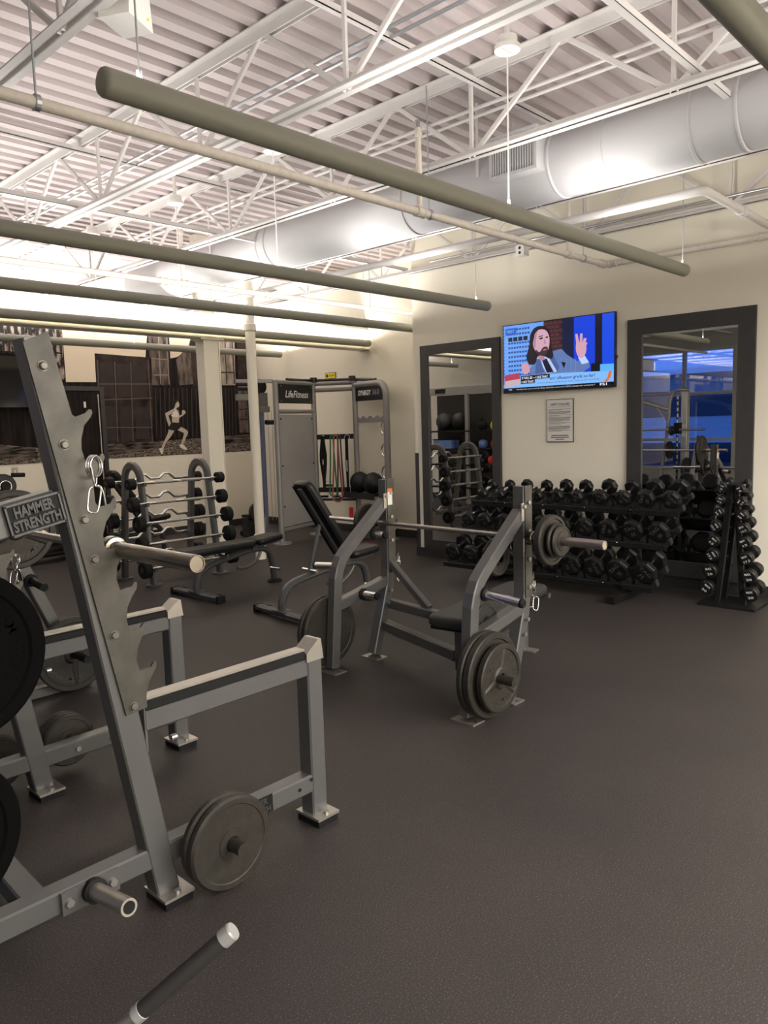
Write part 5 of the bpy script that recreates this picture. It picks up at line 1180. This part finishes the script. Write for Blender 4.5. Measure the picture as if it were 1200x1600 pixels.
for k, (u, z) in enumerate(((.12, .56), (.20, .72), (.30, .56))):
    q = bay(a, e, u, z if z < .6 else .72, .03)
    t = thing('stirrup_grip', ('left', 'upper', 'right')[k]+' black grip handle lying on the frame shelf', 'handle', q)
    part('grip', 'rubber', t, lambda m: m.cyl(e*-.06, e*.06, .016, 12)); part('stirrup', 'chrome', t, lambda m: m.tube([e*-.06, e*-.065+V(0, 0, .06), e*.065+V(0, 0, .06), e*.06], .004, 6))
# sign + ball bay
a, b = posts[2], posts[3]; e = (b-a).normalized(); L = (b-a).length
s2_ = slab('name_sign', 'plastic_black', a, e, .04, L-.06, 1.90, 2.12, .014, .01)
mb = MB(SO); fit_text(mb, 'SYNRGY', bay(a, e, L*.36, 2.01, .019), e, UPZ, .30, .072, .025, shear=.1); mb.build('sign_lettering', 'white_print', s2_)
mb = MB(SO); fit_text(mb, '360', bay(a, e, L*.72, 2.01, .019), e, UPZ, .16, .072, .0, shear=.1); mb.build('sign_lettering', 'grey_print', s2_)
wv = [(.02, 1.60), (L-.05, 1.60), (L-.05, 1.68)]+[(L-.05-(L-.09)*k/24, 1.675+.018*math.cos(2*PI*k/24*4)) for k in range(25)]+[(.02, 1.68)]
sp_('wave_grip_bar', 'synergy_grey', lambda m: m.prism3([bay(a, e, u, z, -.005) for u, z in wv], V(e.y, -e.x, 0)*.012))
sh = slab('ball_shelf', 'plastic_black', a, e, .0, L-.02, .605, .63, .26, .10); slab('shelf_lip', 'plastic_black', a, e, .0, L-.02, .56, .64, .015, .235, sh)
for k, u in enumerate((.20, .505)):
    q = bay(a, e, u, .63+.145, .10); t = thing('medicine_ball', ('left' if k == 0 else 'right')+' black medicine ball on the training frame shelf', 'medicine ball', q, 0, 'medicine balls on the frame shelf')
    part('ball', 'vinyl', t, lambda m: m.sphere((0, 0, 0), .145, 28, 18)); part('seam', 'rubber', t, lambda m: m.tube(arc((0, 0, 0), .1455, 0, 2*PI, 36, V(e.y, -e.x, 0), UPZ)[:-1], .003, 6, True))
n3 = V(e.y, -e.x, 0)
for z in (1.52, 1.22, .92, .62, .36):
    sp_('grip_ring', 'chrome', lambda m: m.tube(arc(posts[3]-e*.045+V(0, 0, z), .085, PI*.5, PI*1.5, 10, e, UPZ), .013, 8)); 
    for dz_ in (-.085, .085): sp_('ring_bolt', 'bolt', lambda m: m.cyl(posts[3]+e*.04+V(0, 0, z+dz_), posts[3]+e*.07+V(0, 0, z+dz_), .006, 6))
sp_('top_cover', 'plastic_black', lambda m: m.tube(smooth_path([posts[0]+(posts[1]-posts[0])*.3+V(0, 0, ZS+.02), posts[1]+V(0, 0, ZS+.03), posts[2]+V(0, 0, ZS+.02), posts[2]+(posts[3]-posts[2])*.7+V(0, 0, 2.175)], 6), .022, 10))
for pt in (posts[1]+(posts[2]-posts[1])*.02, posts[2]-(posts[2]-posts[1])*.05): sp_('top_cap', 'plastic_black', lambda m: m.cyl(pt+V(0, 0, ZS), pt+V(0, 0, ZS+.07), .05, 16))
q = posts[2]+V(-.15, -.35, 0); t = thing('kettle_plate', 'red rubber grip plate standing behind the press bar', 'weight plate', q)
part('disc', 'red', t, lambda m: m.lathe([(.03, -.02), (.17, -.02), (.18, -.01), (.18, .01), (.17, .02), (.03, .02)], (0, 0, .18), (1, .2, 0), 32, False, True)); part('hub', 'rubber', t, lambda m: m.cyl((-.03, 0, .18), (.03, .006, .18), .05, 16))

# cable column left of the frame
CO = V(6.1, 8.35, 0)
cc = thing('cable_column', 'grey cable pulley column behind the thin round column', 'cable machine', CO)
def cp(name, material, fn): mb = MB(CO); fn(mb); return mb.build(name, material, cc)
def cy(x, y, Y=8.3): return PY(x, y, Y)
cp('front_post', 'blue_post', lambda m: m.bar(V(cy(411, 700).x, 8.3, .03), V(cy(411, 700).x, 8.3, 1.83), .05, .06, (0, 1, 0)))
cp('rear_post', 'synergy_grey', lambda m: m.bar(V(6.36, 8.30, .03), V(6.36, 8.30, 2.15), .05, .05, (0, 1, 0)))
cp('top_beam', 'synergy_grey', lambda m: m.bar(V(5.98, 8.2, 2.18), V(6.42, 7.99, 2.18), .05, .05)); cp('head_bracket', 'synergy_grey', lambda m: m.bb((cy(405, 640).x, 8.26, 1.80), (cy(416, 640).x, 8.34, 2.04))); cp('head_cap', 'worn_steel', lambda m: m.bb((cy(404, 640).x-.01, 8.25, 1.78), (cy(418, 640).x, 8.35, 1.86)))
cp('pulley', 'plastic_black', lambda m: m.cyl((cy(405, 604).x, 8.27, cy(405, 604).z), (cy(405, 604).x, 8.31, cy(405, 604).z), .10, 24)); cp('pulley_arm', 'synergy_grey', lambda m: m.bar((6.06, 8.3, 1.98), (6.36, 8.3, 1.98), .06, .08)); cp('roller', 'plastic_black', lambda m: m.cyl((6.05, 8.26, 2.09), (6.36, 8.26, 2.09), .03, 14))
for x in (418, 424): cp('cable', 'galv', lambda m: m.cyl((cy(x, 700).x, 8.26, .30), (cy(x, 700).x, 8.26, 1.80), .004, 6))
cp('stopper', 'plastic_black', lambda m: m.cyl((cy(413, 660).x, 8.26, cy(413, 660).z), (cy(421, 660).x+.03, 8.26, cy(413, 660).z), .035, 14))
for k in range(8): cp('stack_plate', 'iron_dark', lambda m: m.bb((6.20, 8.36, .08+.04*k), (6.36, 8.52, .112+.04*k)))
cp('base', 'synergy_grey', lambda m: m.bb((5.75, 8.22, 0), (6.42, 8.55, .04))); cp('side_disc', 'iron_dark', lambda m: m.cyl((6.22, 8.18, .45), (6.22, 8.22, .45), .12, 24)); cp('side_bracket', 'synergy_grey', lambda m: m.prism3([(6.18, 8.18, .04), (6.34, 8.18, .04), (6.36, 8.18, .40), (6.30, 8.18, .30), (6.20, 8.18, .16)], (0, .02, 0)))
q = PZ(390, 836); t = thing('hand_weight', 'small black hand weight on the floor by the round column', 'dumbbell', q+V(0, 0, .04))
part('handle', 'rubber', t, lambda m: m.cyl((-.11, 0, 0), (.11, 0, 0), .014, 10)); part('head', 'rubber', t, lambda m: m.cyl((-.14, 0, 0), (-.09, 0, 0), .04, 16)); part('head', 'rubber', t, lambda m: m.cyl((.09, 0, 0), (.14, 0, 0), .04, 16))

# step platforms by the mural wall
for k in (0, 1):
    t = thing('step_platform', ('lower' if k == 0 else 'upper')+' black exercise step platform by the mural wall', 'step', (3.95, 9.45, .13*k), .12, 'stacked step platforms')
    part('deck', 'rubber', t, lambda m: m.pad((0, 0, .10), .95, .38, .05, r=.06)); 
    for s in (-1, 1): part('leg_block', 'plastic_black', t, lambda m: m.prism([(-.19, 0), (.19, 0), (.15, .08), (-.15, .08)], (s*.36+.08, 0, 0), (0, 1, 0), (0, 0, 1), -.16 if False else .0001) if False else m.bb((s*.36-.08, -.16, 0), (s*.36+.08, .16, .08)))

# near handle at the bottom edge
HO = V(.60, 1.50, 0)
t = thing('machine_handle', 'bent steel machine handle with black rubber grip at bottom edge', 'handle', HO)
def hp_(name, material, fn): mb = MB(HO); fn(mb); return mb.build(name, material, t)
h0, h1 = V(.690, 1.412, .327), V(.842, 1.278, .492); hd = (h1-h0).normalized()
hp_('rubber_grip', 'vinyl_grey', lambda m: m.cyl(h0+hd*.018, h1-hd*.012, .0185, 24)); hp_('end_cap', 'frame_light', lambda m: m.lathe([(.0195, 0), (.0195, .026), (.0175, .03), (1e-5, .03)], h1-hd*.016, hd, 24)); hp_('grip_collar', 'frame_light', lambda m: m.lathe([(.0155, 0), (.0195, .002), (.0195, .02), (.0155, .022)], h0, hd, 24))
hp_('bent_tube', 'worn_steel', lambda m: m.tube(smooth_path([h0+hd*.01, h0-hd*.03, V(.62, 1.455, .265), V(.575, 1.475, .225), V(.53, 1.50, .15), V(.52, 1.51, .02)], 6), .0155, 18)); hp_('base_foot', 'frame_grey', lambda m: m.bb((.40, 1.42, 0), (.64, 1.60, .025)))

# ================================================================== THINGS SEEN ONLY IN THE MIRRORS
def PM(x, y, X):             # pixel on the mirror -> the real point (at depth X) it reflects
    p = PX(x, y, 2*XW-X); return V(X, p.y, p.z)
SX0 = -1.95
MO = V(SX0, 6.2, 0)
sm = thing('smith_machine', 'grey smith machine with plates, reflected in the right mirror', 'smith machine', MO)
def mp(name, material, fn): mb = MB(MO); fn(mb); return mb.build(name, material, sm)
a = PM(1072, 612, SX0); c0_ = V(SX0, a.y, 0); ztop = a.z
mp('main_column', 'frame_light', lambda m: m.bar(c0_+V(0, 0, .03), c0_+V(0, 0, ztop), .16, .12, (0, 1, 0)))
gy = PM(1065, 650, SX0).y
mp('slotted_rail', 'worn_steel', lambda m: m.bar(V(SX0+.08, gy+.04, .1), V(SX0+.08, gy+.04, ztop-.08), .05, .03, (0, 1, 0)))
for k in range(14): mp('catch_slot', 'rubber', lambda m: m.bb((SX0+.095, gy+.02, .3+k*.12), (SX0+.11, gy+.05, .345+k*.12)))
pth = [PM(1078, 609, SX0), PM(1062, 609, SX0), PM(1054, 613, SX0), PM(1048, 628, SX0), PM(1045, 660, SX0), PM(1038, 710, SX0), PM(1030, 765, SX0)]; q = pth[-1]; pth.append(V(SX0, q.y+.12, .03))
mp('curved_frame', 'frame_light', lambda m: m.tube(smooth_path(pth, 5), .035, 12))
q0, q1, q2 = PM(960, 622, SX0), PM(1000, 627, SX0), PM(1045, 640, SX0)
mp('top_arm', 'frame_light', lambda m: m.tube(smooth_path([q0, q1, q2], 6), .045, 12)); mp('arm_brace', 'frame_light', lambda m: m.bar(PM(1024, 634, SX0), PM(1043, 656, SX0), .04, .04)); mp('top_rod', 'worn_steel', lambda m: m.cyl(PM(960, 616, SX0), PM(1052, 613, SX0), .015, 10))
mp('base_beam', 'frame_light', lambda m: m.bar((SX0, gy-.4, .05), (SX0, gy+1.4, .05), .08, .08)); mp('far_column', 'frame_light', lambda m: m.bar((SX0, gy+1.35, .03), (SX0, gy+1.35, ztop), .14, .12, (0, 1, 0)))
def yb(px, py, dx=.0): return PM(px, py, SX0+dx)
a, b = yb(995, 672, .2), yb(1102, 671, .2); mp('storage_bar', 'bar_steel', lambda m: m.cyl(a, b, .02, 12)); mp('carriage', 'rubber', lambda m: m.bb(V(SX0+.08, gy-.05, a.z-.09), V(SX0+.22, gy+.06, a.z+.13)))
for nm_, px, py, r, st in (('small dark plate on the reflected smith machine upper bar', 1050, 673, .10, 'disc'), ('rimmed plate on the middle peg of the reflected smith machine', 1047, 703, .18, 'rim'), ('big plate on the lowest bar of the reflected smith machine', 1073, 732, .225, 'rim')):
    plate(nm_, 'weight plate', yb(px, py, .2), r, .04, st, 0, 'plates on the smith machine', material='iron_dark')
a, b = yb(1048, 703, .2), yb(1065, 703, .2); mp('storage_bar', 'bar_steel', lambda m: m.cyl(a, b, .02, 12))
a, b = yb(1030, 731, .2), yb(1158, 731, .2); mp('lower_bar', 'bar_steel', lambda m: m.cyl(a, b, .02, 12)); mp('warning_label', 'paper', lambda m: m.bb(V(SX0+.081, gy-.12, 1.15), V(SX0+.083, gy-.05, 1.40)))
q = yb(1097, 695, .3); t = thing('rack_upright', 'grey weight rack upright beside the smith machine in the mirror', 'squat rack', (q.x, q.y, 0))
part('post', 'frame_light', t, lambda m: m.bar((0, 0, .03), (0, 0, q.z), .10, .09, (0, 1, 0))); part('brace', 'frame_light', t, lambda m: m.bar((0, -.03, 1.1), (0, -.45, .05), .06, .06)); part('foot', 'frame_light', t, lambda m: m.bb((-.1, -.55, 0), (.1, .12, .04)))

# storage wall seen in the left mirror
WO = V(2.0, 8.7, 0)
st_ = thing('storage_rack', 'grey storage rack of kettlebells reflected in the left mirror', 'storage rack', WO)
def wp(name, material, fn): mb = MB(WO); fn(mb); return mb.build(name, material, st_)
for yy in (7.75, 8.62, 9.55): wp('post', 'synergy_grey', lambda m: m.bar((2.0, yy, .02), (2.0, yy, 2.1), .07, .07, (1, 0, 0)))
wp('header_beam', 'synergy_grey', lambda m: m.bar((2.0, 7.7, 2.17), (2.0, 9.6, 2.17), .07, .14)); wp('name_plate', 'plastic_black', lambda m: m.bb((2.036, 9.1, 2.13), (2.045, 9.35, 2.21)))
wp('rear_panel', 'baseboard', lambda m: m.bb((1.72, 7.75, .05), (1.74, 9.55, 2.1)))
SHZ = (.35, .78, 1.08, 1.42)
for z in SHZ: wp('shelf', 'rack_black', lambda m: m.bb((1.74, 7.78, z-.03), (2.06, 9.52, z)))
def kettlebell(label, loc, c, r=.085):
    t = thing('kettlebell', label, 'kettlebell', loc, 0, 'kettlebells on the mirrored storage rack')
    part('bell', c, t, lambda m: m.lathe([(1e-5, 0), (r*.7, 0), (r, r*.6), (r, r*1.2), (r*.7, r*1.75), (1e-5, r*1.95)], (0, 0, 0), (0, 0, 1), 20, True)); part('handle', 'rubber', t, lambda m: m.tube([V(0, r*.55*math.cos(x), r*1.6+r*.95*math.sin(x)) for x in [PI*k/8 for k in range(9)]], .014, 8))
for cn, c, yy, z in (('yellow', 'yellow', 8.05, SHZ[3]), ('dark', 'rubber', 8.32, SHZ[3]), ('red', 'red', 8.05, SHZ[2]), ('blue', 'blue_box', 8.32, SHZ[2]), ('black', 'rubber', 7.95, SHZ[1]), ('crimson', 'red', 8.12, SHZ[1]), ('charcoal', 'saddle_grey', 8.36, SHZ[1])):
    kettlebell('%s kettlebell on the storage rack seen in left mirror' % cn, (1.92, yy, z), c)
for k, (yy, c) in enumerate(((8.86, 'vinyl'), (9.24, 'saddle_grey'))):
    t = thing('medicine_ball', ('black', 'grey and black')[k]+' large ball on mirrored storage shelf', 'medicine ball', (1.90, yy, SHZ[3]+.17), 0, 'large balls on the mirrored storage rack')
    part('ball', c, t, lambda m: m.sphere((0, 0, 0), .17, 24, 16)); part('seam', 'rubber', t, lambda m: m.tube(arc((0, 0, 0), .1705, 0, 2*PI, 30, (0, 1, 0), (0, 0, 1))[:-1], .004, 6, True))
t = thing('storage_bin', 'blue bin on the storage rack seen in left mirror', 'bin', (1.92, 9.2, SHZ[2])); part('body', 'blue_box', t, lambda m: m.bb((-.12, -.22, 0), (.12, .22, .16))); part('rim', 'rubber', t, lambda m: m.bb((-.13, -.23, .16), (.13, .23, .18)))
